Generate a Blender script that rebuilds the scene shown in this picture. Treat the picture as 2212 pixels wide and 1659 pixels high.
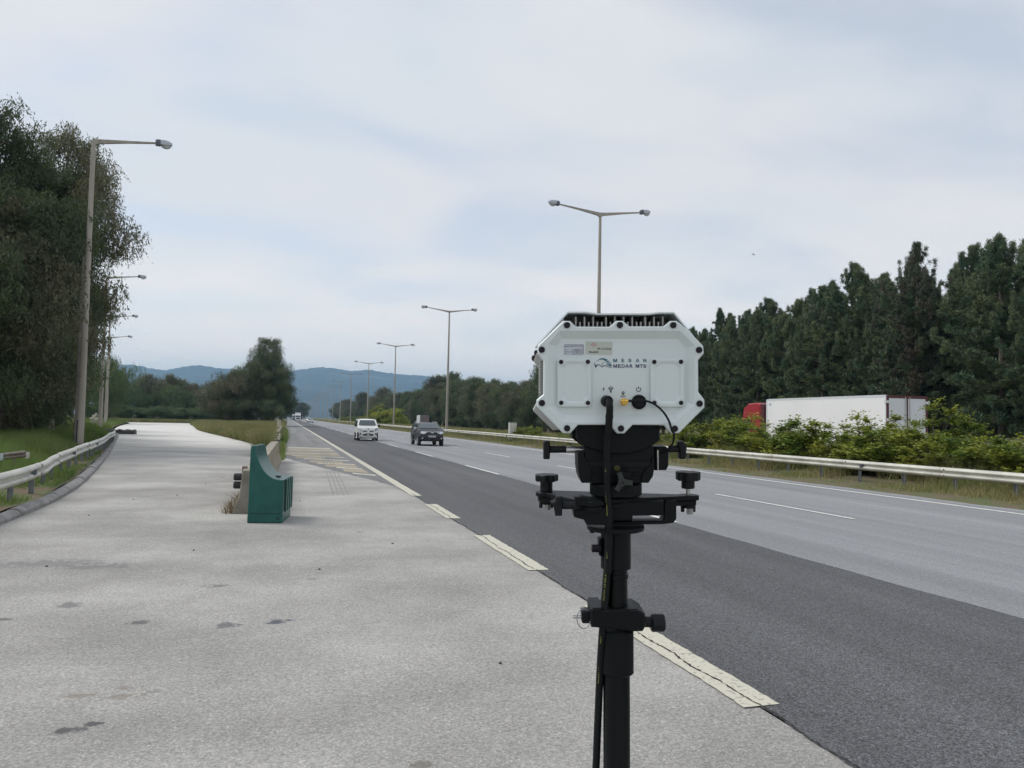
import bpy, bmesh, math, random
import numpy as np
from mathutils import Vector, Matrix
from math import radians as Rd, sin, cos, pi

for o in list(bpy.data.objects):
    bpy.data.objects.remove(o)
S = bpy.context.scene
COL = S.collection

# ------------------------------------------------------------------ camera
CAM_H = 1.85
# columns: world X (right), Y (road direction), Z (up) expressed in camera right/down/forward
RC = [[0.9594911797384028, -0.2809610916672583, 0.020917480090838828],
      [0.03376432098378787, 0.04096147332315265, -0.9985900702148507],
      [0.2797081454529201, 0.9588446290574606, 0.0487886328456636]]
cam_right = Vector(RC[0]); cam_up = -Vector(RC[1]); cam_fwd = Vector(RC[2])
cd = bpy.data.cameras.new('camera')
cam = bpy.data.objects.new('camera', cd); COL.objects.link(cam)
cam.matrix_world = Matrix(((cam_right.x, cam_up.x, -cam_fwd.x, 0), (cam_right.y, cam_up.y, -cam_fwd.y, 0),
                           (cam_right.z, cam_up.z, -cam_fwd.z, CAM_H), (0, 0, 0, 1)))
cd.sensor_width = 36.0; cd.sensor_fit = 'HORIZONTAL'
cd.lens = 36.0 * 1662.0 / 2212.0
cd.clip_start = 0.05; cd.clip_end = 40000
S.camera = cam

# ------------------------------------------------------------------ sky, sun, exposure
SUN_EL, SUN_AZ = 48.0, -62.0          # azimuth measured from the road direction (+Y) towards +X
SKY_STRENGTH = 0.11
CLOUD_STRENGTH = 0.63
SUN_STRENGTH = 1.5
EXPOSURE = 0.53
w = bpy.data.worlds.new('World'); S.world = w; w.use_nodes = True
nt = w.node_tree; nt.nodes.clear()
def N(t, ty, **kw):
    n = t.nodes.new(ty)
    for k, v in kw.items(): setattr(n, k, v)
    return n
wo = N(nt, 'ShaderNodeOutputWorld')
sky = N(nt, 'ShaderNodeTexSky', sky_type='NISHITA', sun_disc=False)
sky.sun_elevation = Rd(SUN_EL); sky.sun_rotation = Rd(SUN_AZ) % (2 * pi)
sky.air_density = 1.0; sky.dust_density = 1.2; sky.ozone_density = 1.0
bgs = N(nt, 'ShaderNodeBackground'); bgs.inputs[1].default_value = SKY_STRENGTH
nt.links.new(sky.outputs[0], bgs.inputs[0])
# a high thin sheet of cloud: direction projected on a flat layer overhead, so it closes up towards the horizon
tc = N(nt, 'ShaderNodeTexCoord')
sx = N(nt, 'ShaderNodeSeparateXYZ'); nt.links.new(tc.outputs['Generated'], sx.inputs[0])
zc = N(nt, 'ShaderNodeMath', operation='MAXIMUM'); nt.links.new(sx.outputs[2], zc.inputs[0]); zc.inputs[1].default_value = 0.0
zo = N(nt, 'ShaderNodeMath', operation='ADD'); nt.links.new(zc.outputs[0], zo.inputs[0]); zo.inputs[1].default_value = 0.22
dx = N(nt, 'ShaderNodeMath', operation='DIVIDE'); nt.links.new(sx.outputs[0], dx.inputs[0]); nt.links.new(zo.outputs[0], dx.inputs[1])
dy = N(nt, 'ShaderNodeMath', operation='DIVIDE'); nt.links.new(sx.outputs[1], dy.inputs[0]); nt.links.new(zo.outputs[0], dy.inputs[1])
cb = N(nt, 'ShaderNodeCombineXYZ'); nt.links.new(dx.outputs[0], cb.inputs[0]); nt.links.new(dy.outputs[0], cb.inputs[1]); cb.inputs[2].default_value = 1.7
mp = N(nt, 'ShaderNodeMapping'); nt.links.new(cb.outputs[0], mp.inputs[0])
mp.inputs['Rotation'].default_value = (0, 0, Rd(25)); mp.inputs['Scale'].default_value = (1.0, 1.6, 1)
n1 = N(nt, 'ShaderNodeTexNoise'); nt.links.new(mp.outputs[0], n1.inputs[0])
n1.inputs['Scale'].default_value = 1.5; n1.inputs['Detail'].default_value = 5; n1.inputs['Roughness'].default_value = 0.45; n1.inputs['Distortion'].default_value = 0.35
cr = N(nt, 'ShaderNodeMapRange', interpolation_type='SMOOTHSTEP'); nt.links.new(n1.outputs[0], cr.inputs[0])
cr.inputs[1].default_value = 0.30; cr.inputs[2].default_value = 0.62; cr.inputs[3].default_value = 0.62; cr.inputs[4].default_value = 0.95
n2 = N(nt, 'ShaderNodeTexNoise'); nt.links.new(mp.outputs[0], n2.inputs[0])
n2.inputs['Scale'].default_value = 1.9; n2.inputs['Detail'].default_value = 5
cc = N(nt, 'ShaderNodeValToRGB'); nt.links.new(n2.outputs[0], cc.inputs[0])
cc.color_ramp.elements[0].position = 0.32; cc.color_ramp.elements[0].color = (0.865, 0.895, 0.925, 1)
cc.color_ramp.elements[1].position = 0.66; cc.color_ramp.elements[1].color = (0.945, 0.935, 0.945, 1)
# the layer is seen edge on towards the horizon and glows brighter and warmer there, all round
hzn = N(nt, 'ShaderNodeMapRange', interpolation_type='SMOOTHERSTEP'); nt.links.new(zc.outputs[0], hzn.inputs[0]); hzn.inputs[1].default_value = 0.0; hzn.inputs[2].default_value = 0.34; hzn.inputs[3].default_value = 1.0; hzn.inputs[4].default_value = 0.0
hcol = N(nt, 'ShaderNodeMix', data_type='RGBA', blend_type='MULTIPLY'); nt.links.new(hzn.outputs[0], hcol.inputs[0]); nt.links.new(cc.outputs[0], hcol.inputs[6]); hcol.inputs[7].default_value = (1.42, 1.30, 1.19, 1)
bgc = N(nt, 'ShaderNodeBackground'); nt.links.new(hcol.outputs[2], bgc.inputs[0]); bgc.inputs[1].default_value = CLOUD_STRENGTH
mx = N(nt, 'ShaderNodeMixShader'); nt.links.new(cr.outputs[0], mx.inputs[0]); nt.links.new(bgs.outputs[0], mx.inputs[1]); nt.links.new(bgc.outputs[0], mx.inputs[2])
nt.links.new(mx.outputs[0], wo.inputs[0])

sd = bpy.data.lights.new('sun', 'SUN'); sun = bpy.data.objects.new('sun', sd); COL.objects.link(sun)
sd.energy = SUN_STRENGTH; sd.angle = Rd(24); sd.color = (1.0, 0.965, 0.91)
sv = Vector((sin(Rd(SUN_AZ)) * cos(Rd(SUN_EL)), cos(Rd(SUN_AZ)) * cos(Rd(SUN_EL)), sin(Rd(SUN_EL))))
sun.rotation_euler = sv.to_track_quat('Z', 'Y').to_euler(); sun.location = sv * 60

vs = S.view_settings
S.display_settings.display_device = 'sRGB'
vs.view_transform = 'Standard'; vs.look = 'None'; vs.exposure = EXPOSURE; vs.gamma = 1.0; vs.use_curve_mapping = False
S.cycles.use_denoising = True
S.cycles.max_bounces = 8; S.cycles.diffuse_bounces = 3; S.cycles.transparent_max_bounces = 12
S.cycles.sample_clamp_indirect = 6.0

# ------------------------------------------------------------------ helpers
def tag(o, label=None, cat=None, group=None, kind=None):
    if label: o['label'] = label
    if cat: o['category'] = cat
    if group: o['group'] = group
    if kind: o['kind'] = kind
    return o

def empty(name, loc=(0, 0, 0), rz=0.0, label=None, cat=None, group=None):
    o = bpy.data.objects.new(name, None); COL.objects.link(o)
    o.location = loc; o.rotation_euler = (0, 0, rz); o.empty_display_size = 0.2
    return tag(o, label, cat, group)

def link(name, me, parent=None, loc=None, rot=None):
    o = bpy.data.objects.new(name, me); COL.objects.link(o)
    if parent: o.parent = parent
    if loc is not None: o.location = loc
    if rot is not None: o.rotation_euler = rot
    return o

def copy_tree(o, parent=None):
    c = o.copy(); COL.objects.link(c)
    if parent: c.parent = parent
    for ch in list(o.children): copy_tree(ch, c)
    return c

class MB:
    """collects shapes into one mesh"""
    def __init__(s): s.v = []; s.f = []; s.mi = []; s.cur = 0
    def add(s, vs, fs):
        b = len(s.v); s.v += [tuple(v) for v in vs]; s.f += [tuple(i + b for i in f) for f in fs]; s.mi += [s.cur] * len(fs)
        return s
    def m(s, i): s.cur = i; return s
    def box(s, x0, x1, y0, y1, z0, z1, ch=0.0):
        if ch <= 0:
            s.add([(x0,y0,z0),(x1,y0,z0),(x1,y1,z0),(x0,y1,z0),(x0,y0,z1),(x1,y0,z1),(x1,y1,z1),(x0,y1,z1)],
                  [(3,2,1,0),(4,5,6,7),(0,1,5,4),(1,2,6,5),(2,3,7,6),(3,0,4,7)])
        else:
            P = [(x0+ch,z0),(x1-ch,z0),(x1,z0+ch),(x1,z1-ch),(x1-ch,z1),(x0+ch,z1),(x0,z1-ch),(x0,z0+ch)]
            s.prism_y(P, y0, y1, ch)
        return s
    def prism_y(s, P, y0, y1, ch=0.0):
        """polygon P in (x,z), counter-clockwise seen from -Y, extruded from y0 to y1, front and back edges chamfered"""
        n = len(P)
        if area(P) < 0: P = P[::-1]
        loops = []
        if ch > 0:
            Q = inset(P, ch); loops = [(Q, y0), (P, y0 + ch), (P, y1 - ch), (Q, y1)]
        else: loops = [(P, y0), (P, y1)]
        vs = [(p[0], y, p[1]) for L, y in loops for p in L]; fs = []
        for k in range(len(loops) - 1):
            for i in range(n):
                j = (i + 1) % n; fs.append((k*n+i, (k+1)*n+i, (k+1)*n+j, k*n+j))
        tr = tri(P)
        fs += [tuple(t) for t in tr]
        e = (len(loops) - 1) * n
        fs += [(e+t[2], e+t[1], e+t[0]) for t in tr]
        return s.add(vs, fs)
    def prism(s, P, axis, a, b, ch=0.0):
        t = MB(); t.prism_y(P, a, b, ch)
        if axis == 'y': V = t.v
        elif axis == 'x': V = [(v[1], v[0], v[2]) for v in t.v]
        else: V = [(v[0], v[2], v[1]) for v in t.v]
        F = t.f if axis == 'y' else [f[::-1] for f in t.f]
        return s.add(V, F)
    def cyl(s, p0, p1, r0, r1=None, n=12, cap=True, ch=0.0):
        r1 = r0 if r1 is None else r1
        p0 = Vector(p0); p1 = Vector(p1); d = (p1 - p0).normalized()
        a = Vector((0,0,1)) if abs(d.z) < .9 else Vector((1,0,0))
        u = d.cross(a).normalized(); v = d.cross(u)
        rings = [(p0, r0), (p1, r1)]
        if ch > 0: rings = [(p0, r0-ch), (p0+d*ch, r0), (p1-d*ch, r1), (p1, r1-ch)]
        vs = []; fs = []
        for (p, r) in rings:
            vs += [p + u*(r*cos(2*pi*i/n)) + v*(r*sin(2*pi*i/n)) for i in range(n)]
        for k in range(len(rings)-1):
            for i in range(n):
                j = (i+1) % n; fs.append((k*n+i, k*n+j, (k+1)*n+j, (k+1)*n+i))
        if cap:
            fs.append(tuple(reversed(range(n)))); e = (len(rings)-1)*n; fs.append(tuple(e+i for i in range(n)))
        return s.add(vs, fs)
    def tube(s, pts, r, n=8, cap=True):
        pts = [Vector(p) for p in pts]; rr = r if hasattr(r, '__len__') else [r]*len(pts)
        vs = []; fs = []; pu = None
        for i, p in enumerate(pts):
            d = (pts[min(i+1, len(pts)-1)] - pts[max(i-1, 0)]).normalized()
            if pu is None:
                a = Vector((0,0,1)) if abs(d.z) < .9 else Vector((1,0,0)); pu = d.cross(a).normalized()
            u = (pu - d*pu.dot(d)).normalized(); pu = u; v = d.cross(u)
            vs += [p + u*(rr[i]*cos(2*pi*k/n)) + v*(rr[i]*sin(2*pi*k/n)) for k in range(n)]
        for i in range(len(pts)-1):
            for k in range(n):
                j = (k+1) % n; fs.append((i*n+k, i*n+j, (i+1)*n+j, (i+1)*n+k))
        if cap:
            fs.append(tuple(reversed(range(n)))); e = (len(pts)-1)*n; fs.append(tuple(e+i for i in range(n)))
        return s.add(vs, fs)
    def loft(s, loops, closed=True, cap=True):
        n = len(loops[0]); vs = [p for L in loops for p in L]; fs = []
        for k in range(len(loops)-1):
            for i in range(n if closed else n-1):
                j = (i+1) % n; fs.append((k*n+i, k*n+j, (k+1)*n+j, (k+1)*n+i))
        if cap and closed:
            fs.append(tuple(reversed(range(n)))); e = (len(loops)-1)*n; fs.append(tuple(e+i for i in range(n)))
        return s.add(vs, fs)
    def xf(s, M):
        s.v = [tuple(M @ Vector(v)) for v in s.v]; return s
    def mesh(s, name, mats, smooth=False, fix=True):
        me = bpy.data.meshes.new(name); me.from_pydata(s.v, [], s.f)
        mats = mats if isinstance(mats, (list, tuple)) else [mats]
        for mt in mats: me.materials.append(mt)
        if len(mats) > 1: me.polygons.foreach_set('material_index', s.mi)
        if fix:
            b = bmesh.new(); b.from_mesh(me); bmesh.ops.recalc_face_normals(b, faces=b.faces); b.to_mesh(me); b.free()
        me.update()
        if smooth:
            me.shade_smooth()
            me.set_sharp_from_angle(angle=Rd(38))
        return me
    def build(s, name, mats, parent=None, loc=None, rot=None, smooth=False):
        return link(name, s.mesh(name, mats, smooth), parent, loc, rot)

def area(P): return .5*sum(P[i][0]*P[(i+1)%len(P)][1]-P[(i+1)%len(P)][0]*P[i][1] for i in range(len(P)))
def inset(P, d):
    n = len(P); Q = []
    for i in range(n):
        a = Vector(P[i-1]); b = Vector(P[i]); c = Vector(P[(i+1)%n])
        e1 = (b-a); e2 = (c-b)
        if e1.length < 1e-9 or e2.length < 1e-9: Q.append(tuple(b)); continue
        e1.normalize(); e2.normalize()
        n1 = Vector((-e1.y, e1.x)); n2 = Vector((-e2.y, e2.x)); m = n1 + n2
        k = max(.35, 1 + n1.dot(n2)); q = b + m*(d/k); Q.append((q.x, q.y))
    return Q
def tri(P):
    from mathutils.geometry import tessellate_polygon
    T = tessellate_polygon([[Vector((p[0], p[1], 0)) for p in P]])
    out = []
    for t in T:
        a, b, c = (P[i] for i in t)
        s = (b[0]-a[0])*(c[1]-a[1])-(c[0]-a[0])*(b[1]-a[1])
        out.append(tuple(t) if s > 0 else tuple(reversed(t)))
    return out
def tri_hole(outer, hole):
    from mathutils.geometry import tessellate_polygon
    V = [Vector((p[0], p[1], 0)) for p in outer]; Hh = [Vector((p[0], p[1], 0)) for p in hole]
    return tessellate_polygon([V, Hh])
def spline(pts, n=8):
    """Catmull-Rom through pts"""
    P = [Vector(p) for p in pts]; P = [P[0]*2-P[1]] + P + [P[-1]*2-P[-2]]; out = []
    for i in range(1, len(P)-2):
        a, b, c, d = P[i-1:i+3]
        for k in range(n):
            t = k/n; out.append(.5*((2*b)+(c-a)*t+(2*a-5*b+4*c-d)*t*t+(3*b-a-3*c+d)*t**3))
    out.append(P[-2]); return out

# ------------------------------------------------------------------ materials
def mat(name, col, rough=.6, metal=0.0, var=0.0, scale=8.0, col2=None, bump=0.0, bscale=60.0, spec=.5, coord='Object', detail=6, lo=.35, hi=.65, stretch=None, bdist=.02):
    m = bpy.data.materials.new(name); m.use_nodes = True; t = m.node_tree
    b = t.nodes['Principled BSDF']; b.inputs['Roughness'].default_value = rough; b.inputs['Metallic'].default_value = metal
    b.inputs['Specular IOR Level'].default_value = spec
    c1 = (*col, 1)
    b.inputs['Base Color'].default_value = c1
    if var > 0 or col2 or bump > 0:
        tcn = N(t, 'ShaderNodeTexCoord'); src = tcn.outputs[coord]
        if stretch:
            mpp = N(t, 'ShaderNodeMapping'); mpp.inputs['Scale'].default_value = stretch; t.links.new(src, mpp.inputs[0]); src = mpp.outputs[0]
    if var > 0 or col2:
        no = N(t, 'ShaderNodeTexNoise'); no.inputs['Scale'].default_value = scale; no.inputs['Detail'].default_value = detail
        t.links.new(src, no.inputs[0])
        r = N(t, 'ShaderNodeValToRGB'); t.links.new(no.outputs[0], r.inputs[0])
        r.color_ramp.elements[0].position = lo; r.color_ramp.elements[1].position = hi
        c2 = col2 if col2 else tuple(min(1, c*(1+var)) for c in col)
        c0 = col if col2 else tuple(c*(1-var) for c in col)
        r.color_ramp.elements[0].color = (*c0, 1); r.color_ramp.elements[1].color = (*c2, 1)
        t.links.new(r.outputs[0], b.inputs['Base Color'])
    if bump > 0:
        nb = N(t, 'ShaderNodeTexNoise'); nb.inputs['Scale'].default_value = bscale; nb.inputs['Detail'].default_value = 4
        t.links.new(src, nb.inputs[0])
        bp = N(t, 'ShaderNodeBump'); bp.inputs['Strength'].default_value = bump; bp.inputs['Distance'].default_value = bdist
        t.links.new(nb.outputs[0], bp.inputs['Height']); t.links.new(bp.outputs[0], b.inputs['Normal'])
    return m

def leaf_mat(name, col, col2, scale=.6, trans=.3, hue=.06):
    """leaf colour from a coarse noise through the crown plus a per-object shift"""
    m = mat(name, col, .55, 0, scale=scale, col2=col2, lo=.38, hi=.62, detail=3, spec=.35)
    t = m.node_tree; b = t.nodes['Principled BSDF']; r = [n for n in t.nodes if n.type == 'VALTORGB'][0]
    oi = N(t, 'ShaderNodeObjectInfo'); hs = N(t, 'ShaderNodeHueSaturation')
    mr = N(t, 'ShaderNodeMapRange'); t.links.new(oi.outputs['Random'], mr.inputs[0]); mr.inputs[3].default_value = .5-hue; mr.inputs[4].default_value = .5+hue*.5
    mv = N(t, 'ShaderNodeMapRange'); t.links.new(oi.outputs['Random'], mv.inputs[0]); mv.inputs[3].default_value = 1.18; mv.inputs[4].default_value = .82
    t.links.new(mr.outputs[0], hs.inputs['Hue']); t.links.new(mv.outputs[0], hs.inputs['Value']); t.links.new(r.outputs[0], hs.inputs['Color'])
    t.links.new(hs.outputs[0], b.inputs['Base Color'])
    tr = N(t, 'ShaderNodeBsdfTranslucent'); t.links.new(hs.outputs[0], tr.inputs[0])
    ms = N(t, 'ShaderNodeMixShader'); ms.inputs[0].default_value = trans
    out = t.nodes['Material Output']; t.links.new(b.outputs[0], ms.inputs[1]); t.links.new(tr.outputs[0], ms.inputs[2]); t.links.new(ms.outputs[0], out.inputs[0])
    return m

def asphalt(name, c_lo, c_hi, stone, stone_scale=75.0, patch=.5, rough=.85, spec=.3, stains=(), streak=False, blend=None):
    """bound aggregate: voronoi stones with their own tone, patchy wear, oil stains; object = world coordinates"""
    m = bpy.data.materials.new(name); m.use_nodes = True; t = m.node_tree; L = t.links
    b = t.nodes['Principled BSDF']; b.inputs['Roughness'].default_value = rough; b.inputs['Specular IOR Level'].default_value = spec
    tcn = N(t, 'ShaderNodeTexCoord'); P = tcn.outputs['Object']
    no = N(t, 'ShaderNodeTexNoise'); L.new(P, no.inputs[0]); no.inputs['Scale'].default_value = patch; no.inputs['Detail'].default_value = 7; no.inputs['Roughness'].default_value = .6
    if streak:
        mpp = N(t, 'ShaderNodeMapping'); mpp.inputs['Scale'].default_value = (1, .16, 1); L.new(P, mpp.inputs[0]); L.new(mpp.outputs[0], no.inputs[0])
    r = N(t, 'ShaderNodeValToRGB'); L.new(no.outputs[0], r.inputs[0])
    r.color_ramp.elements[0].position = .34; r.color_ramp.elements[0].color = (*c_lo, 1)
    r.color_ramp.elements[1].position = .66; r.color_ramp.elements[1].color = (*c_hi, 1)
    colr = r.outputs[0]
    # broad uneven wear, and worn wheel paths where the surface is driven on
    nw = N(t, 'ShaderNodeTexNoise'); nw.inputs['Scale'].default_value = 1.0; nw.inputs['Detail'].default_value = 5
    mw = N(t, 'ShaderNodeMapping'); L.new(P, mw.inputs[0]); mw.inputs['Scale'].default_value = (1.35, .022, 1) if streak else (.16, .42, 1); L.new(mw.outputs[0], nw.inputs[0])
    rw_ = N(t, 'ShaderNodeMapRange'); L.new(nw.outputs[0], rw_.inputs[0]); rw_.inputs[1].default_value = .3; rw_.inputs[2].default_value = .7; rw_.inputs[3].default_value = .84; rw_.inputs[4].default_value = 1.14
    mwx = N(t, 'ShaderNodeMix', data_type='RGBA', blend_type='MULTIPLY'); mwx.inputs[0].default_value = 1; L.new(colr, mwx.inputs[6]); L.new(rw_.outputs[0], mwx.inputs[7]); colr = mwx.outputs[2]
    vo = N(t, 'ShaderNodeTexVoronoi'); L.new(P, vo.inputs['Vector']); vo.inputs['Scale'].default_value = stone_scale
    sp = N(t, 'ShaderNodeSeparateColor'); L.new(vo.outputs['Color'], sp.inputs[0])
    mr = N(t, 'ShaderNodeMapRange'); L.new(sp.outputs[0], mr.inputs[0]); mr.inputs[1].default_value = 0; mr.inputs[2].default_value = 1
    mr.inputs[3].default_value = 1 - stone; mr.inputs[4].default_value = 1 + stone
    # a share of the stones is pale and some gaps are dark
    pk = N(t, 'ShaderNodeMapRange', interpolation_type='SMOOTHSTEP'); L.new(sp.outputs[1], pk.inputs[0]); pk.inputs[1].default_value = .80; pk.inputs[2].default_value = .98; pk.inputs[3].default_value = 0; pk.inputs[4].default_value = stone*1.5
    ad = N(t, 'ShaderNodeMath', operation='ADD'); L.new(mr.outputs[0], ad.inputs[0]); L.new(pk.outputs[0], ad.inputs[1])
    n3 = N(t, 'ShaderNodeTexNoise'); L.new(P, n3.inputs[0]); n3.inputs['Scale'].default_value = 34; n3.inputs['Detail'].default_value = 3
    m3 = N(t, 'ShaderNodeMapRange'); L.new(n3.outputs[0], m3.inputs[0]); m3.inputs[1].default_value = .3; m3.inputs[2].default_value = .7; m3.inputs[3].default_value = .90; m3.inputs[4].default_value = 1.10
    mu = N(t, 'ShaderNodeMath', operation='MULTIPLY'); L.new(ad.outputs[0], mu.inputs[0]); L.new(m3.outputs[0], mu.inputs[1])
    vm = N(t, 'ShaderNodeMix', data_type='RGBA', blend_type='MULTIPLY'); vm.inputs[0].default_value = 1
    L.new(colr, vm.inputs[6]); L.new(mu.outputs[0], vm.inputs[7]); colr = vm.outputs[2]
    if blend:                                   # base colour turns paler between y0 and y1, ragged border
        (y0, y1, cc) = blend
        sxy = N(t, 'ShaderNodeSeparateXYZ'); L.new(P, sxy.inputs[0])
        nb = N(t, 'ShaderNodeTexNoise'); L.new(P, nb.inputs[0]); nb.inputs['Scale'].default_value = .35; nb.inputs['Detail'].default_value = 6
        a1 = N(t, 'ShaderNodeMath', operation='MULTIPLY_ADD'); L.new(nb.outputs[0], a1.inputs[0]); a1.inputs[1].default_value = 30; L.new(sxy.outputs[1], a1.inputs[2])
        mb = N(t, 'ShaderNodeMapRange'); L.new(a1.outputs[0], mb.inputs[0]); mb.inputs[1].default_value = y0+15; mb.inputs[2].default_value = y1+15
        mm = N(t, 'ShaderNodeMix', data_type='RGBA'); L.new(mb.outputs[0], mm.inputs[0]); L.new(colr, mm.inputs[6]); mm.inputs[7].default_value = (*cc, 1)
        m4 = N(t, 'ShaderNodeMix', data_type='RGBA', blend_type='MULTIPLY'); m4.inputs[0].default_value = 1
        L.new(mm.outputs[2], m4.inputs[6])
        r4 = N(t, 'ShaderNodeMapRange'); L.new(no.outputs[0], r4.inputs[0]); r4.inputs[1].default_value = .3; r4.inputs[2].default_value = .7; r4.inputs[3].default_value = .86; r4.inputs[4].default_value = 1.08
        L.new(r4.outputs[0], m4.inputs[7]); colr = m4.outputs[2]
    if stains:
        ns = N(t, 'ShaderNodeTexNoise'); L.new(P, ns.inputs[0]); ns.inputs['Scale'].default_value = 9; ns.inputs['Detail'].default_value = 5; ns.inputs['Roughness'].default_value = .7
        for (x, y, rx, ry, cs, k) in stains:
            su = N(t, 'ShaderNodeVectorMath', operation='SUBTRACT'); L.new(P, su.inputs[0]); su.inputs[1].default_value = (x, y, 0)
            sc = N(t, 'ShaderNodeVectorMath', operation='MULTIPLY'); L.new(su.outputs[0], sc.inputs[0]); sc.inputs[1].default_value = (1/(rx*1.12), 1/(ry*1.12), 0)
            le = N(t, 'ShaderNodeVectorMath', operation='LENGTH'); L.new(sc.outputs[0], le.inputs[0])
            a = N(t, 'ShaderNodeMath', operation='MULTIPLY_ADD'); L.new(ns.outputs[0], a.inputs[0]); a.inputs[1].default_value = 3.4; L.new(le.outputs['Value'], a.inputs[2])
            mk = N(t, 'ShaderNodeMapRange', interpolation_type='SMOOTHSTEP'); L.new(a.outputs[0], mk.inputs[0]); mk.inputs[1].default_value = 2.15; mk.inputs[2].default_value = 2.6; mk.inputs[3].default_value = k; mk.inputs[4].default_value = 0
            mxx = N(t, 'ShaderNodeMix', data_type='RGBA'); L.new(mk.outputs[0], mxx.inputs[0]); L.new(colr, mxx.inputs[6]); mxx.inputs[7].default_value = (*cs, 1); colr = mxx.outputs[2]
    L.new(colr, b.inputs['Base Color'])
    bp = N(t, 'ShaderNodeBump'); bp.inputs['Strength'].default_value = .55; bp.inputs['Distance'].default_value = .004
    L.new(vo.outputs['Distance'], bp.inputs['Height']); L.new(bp.outputs[0], b.inputs['Normal'])
    return m

M = {}
dk = (.10, .10, .105)
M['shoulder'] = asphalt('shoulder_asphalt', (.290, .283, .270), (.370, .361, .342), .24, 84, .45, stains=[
    (-1.20, 7.56, .10, .10, dk, .8), (-.42, 7.33, .12, .12, (.12, .12, .13), .8), (-.02, 7.36, .13, .09, (.09, .10, .12), .95), (-1.94, 8.37, .13, .14, (.14, .14, .145), .7),
    (-1.22, 5.70, .11, .05, (.20, .17, .14), .6), (-.96, 5.63, .13, .06, (.19, .165, .13), .6), (-1.0, 5.80, .05, .05, (.2, .16, .14), .6), (-.77, 5.68, .07, .04, (.17, .17, .17), .6),
    (-1.17, 5.10, .10, .06, (.07, .07, .075), .85), (-1.05, 5.18, .06, .04, (.07, .07, .075), .85), (-.66, 9.02, .13, .09, dk, .6),
    (-2.75, 10.7, .8, .28, (.15, .15, .155), .55), (-2.1, 10.4, .5, .2, (.14, .14, .145), .55), (.76, 4.19, .06, .05, (.14, .13, .11), .7), (-2.35, 7.9, .10, .08, dk, .7),
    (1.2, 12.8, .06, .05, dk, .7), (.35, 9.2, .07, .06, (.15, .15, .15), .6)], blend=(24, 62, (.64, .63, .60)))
M['lane_shoulder'] = asphalt('grey_shoulder_asphalt', (.165, .168, .17), (.215, .215, .212), .25, 80, .4, .8, streak=True)
M['lane_dark'] = asphalt('fresh_dark_asphalt', (.076, .078, .083), (.108, .110, .115), .5, 90, .35, .8, streak=True)
M['lane_grey'] = asphalt('worn_grey_asphalt', (.215, .222, .232), (.262, .268, .277), .22, 80, .3, .8, streak=True)
M['paint'] = mat('road_paint', (.27, .265, .24), .75, scale=26, col2=(.54, .52, .43), bump=.25, bscale=90, bdist=.004, detail=9, lo=.30, hi=.45)
M['paint_white'] = mat('white_road_paint', (.40, .40, .39), .7, scale=7, col2=(.68, .68, .66), detail=8, lo=.30, hi=.48)
M['paint_ochre'] = mat('worn_ochre_paint', (.36, .29, .17), .75, scale=3, col2=(.30, .285, .255), lo=.40, hi=.62)
M['crack'] = mat('dark_crack', (.02, .02, .02), .9)
M['rubber_faint'] = mat('faint_tyre_mark', (.215, .212, .205), .85, scale=2.5, col2=(.30, .295, .28))
M['tar'] = mat('crack_dirt', (.10, .10, .10), .9)
M['stone_dark'] = mat('dark_pebble', (.075, .073, .07), .9)
M['rubber'] = mat('tyre_mark', (.175, .175, .175), .8, scale=2.5, col2=(.25, .248, .24))
M['earth'] = mat('roadside_earth', (.13, .095, .058), .95, scale=1.6, col2=(.085, .110, .036), bump=.5, bscale=14, lo=.42, hi=.60)
M['ground'] = mat('field_ground', (.06, .085, .03), .95, scale=.05, col2=(.10, .10, .045))
M['concrete'] = mat('old_concrete', (.24, .23, .205), .9, scale=3.0, col2=(.35, .335, .295), bump=.35, bscale=45)
M['kerb'] = mat('kerb_concrete', (.19, .188, .185), .9, scale=4, col2=(.30, .297, .29), bump=.3, bscale=60)
M['zinc'] = mat('galvanised_rail', (.46, .455, .41), .5, .25, scale=2.2, col2=(.62, .61, .545), bump=.05, bscale=8)
M['zinc_post'] = mat('galvanised_post', (.20, .215, .23), .55, .3, scale=6, col2=(.30, .31, .32))
M['rust'] = mat('weathered_steel', (.17, .13, .11), .8, scale=8, col2=(.24, .21, .19))
M['pole'] = mat('spun_concrete_pole', (.30, .275, .235), .85, scale=.9, col2=(.40, .375, .33), bump=.1, bscale=30, stretch=(3, 3, .35))
M['pole_dark'] = mat('pole_dark_streak', (.13, .12, .11), .9, scale=3, col2=(.22, .2, .18))
M['alu'] = mat('lamp_alloy', (.42, .45, .50), .45, .35)
M['alu_dark'] = mat('lamp_gear_cover', (.09, .10, .13), .5)
M['bowl'] = mat('lamp_bowl', (.70, .72, .74), .15); M['bowl'].node_tree.nodes['Principled BSDF'].inputs['Transmission Weight'].default_value = .35
M['white'] = mat('equipment_white', (.66, .735, .745), .42, bump=.03, bscale=900, bdist=.0005)
M['white_in'] = mat('finned_alloy', (.46, .47, .46), .5, .2)
M['black'] = mat('black_powder_coat', (.0022, .0042, .0055), .5, spec=.2, bump=.05, bscale=400, bdist=.0006)
M['black_g'] = mat('black_gloss_tube', (.002, .0032, .004), .3, spec=.25)
M['black_r'] = mat('black_rubber', (.004, .006, .007), .6, spec=.25)
M['knob'] = mat('moulded_knob', (.004, .0055, .008), .5, spec=.28)
M['steel'] = mat('bright_steel', (.55, .56, .58), .25, .9)
M['brass'] = mat('brass_connector', (.78, .50, .13), .25, .95)
M['bolt'] = mat('black_cap_screw', (.006, .004, .010), .5, spec=.35)
M['ink'] = mat('navy_print', (.018, .040, .13), .5)
M['ink_teal'] = mat('teal_print', (.018, .13, .20), .5)
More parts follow.
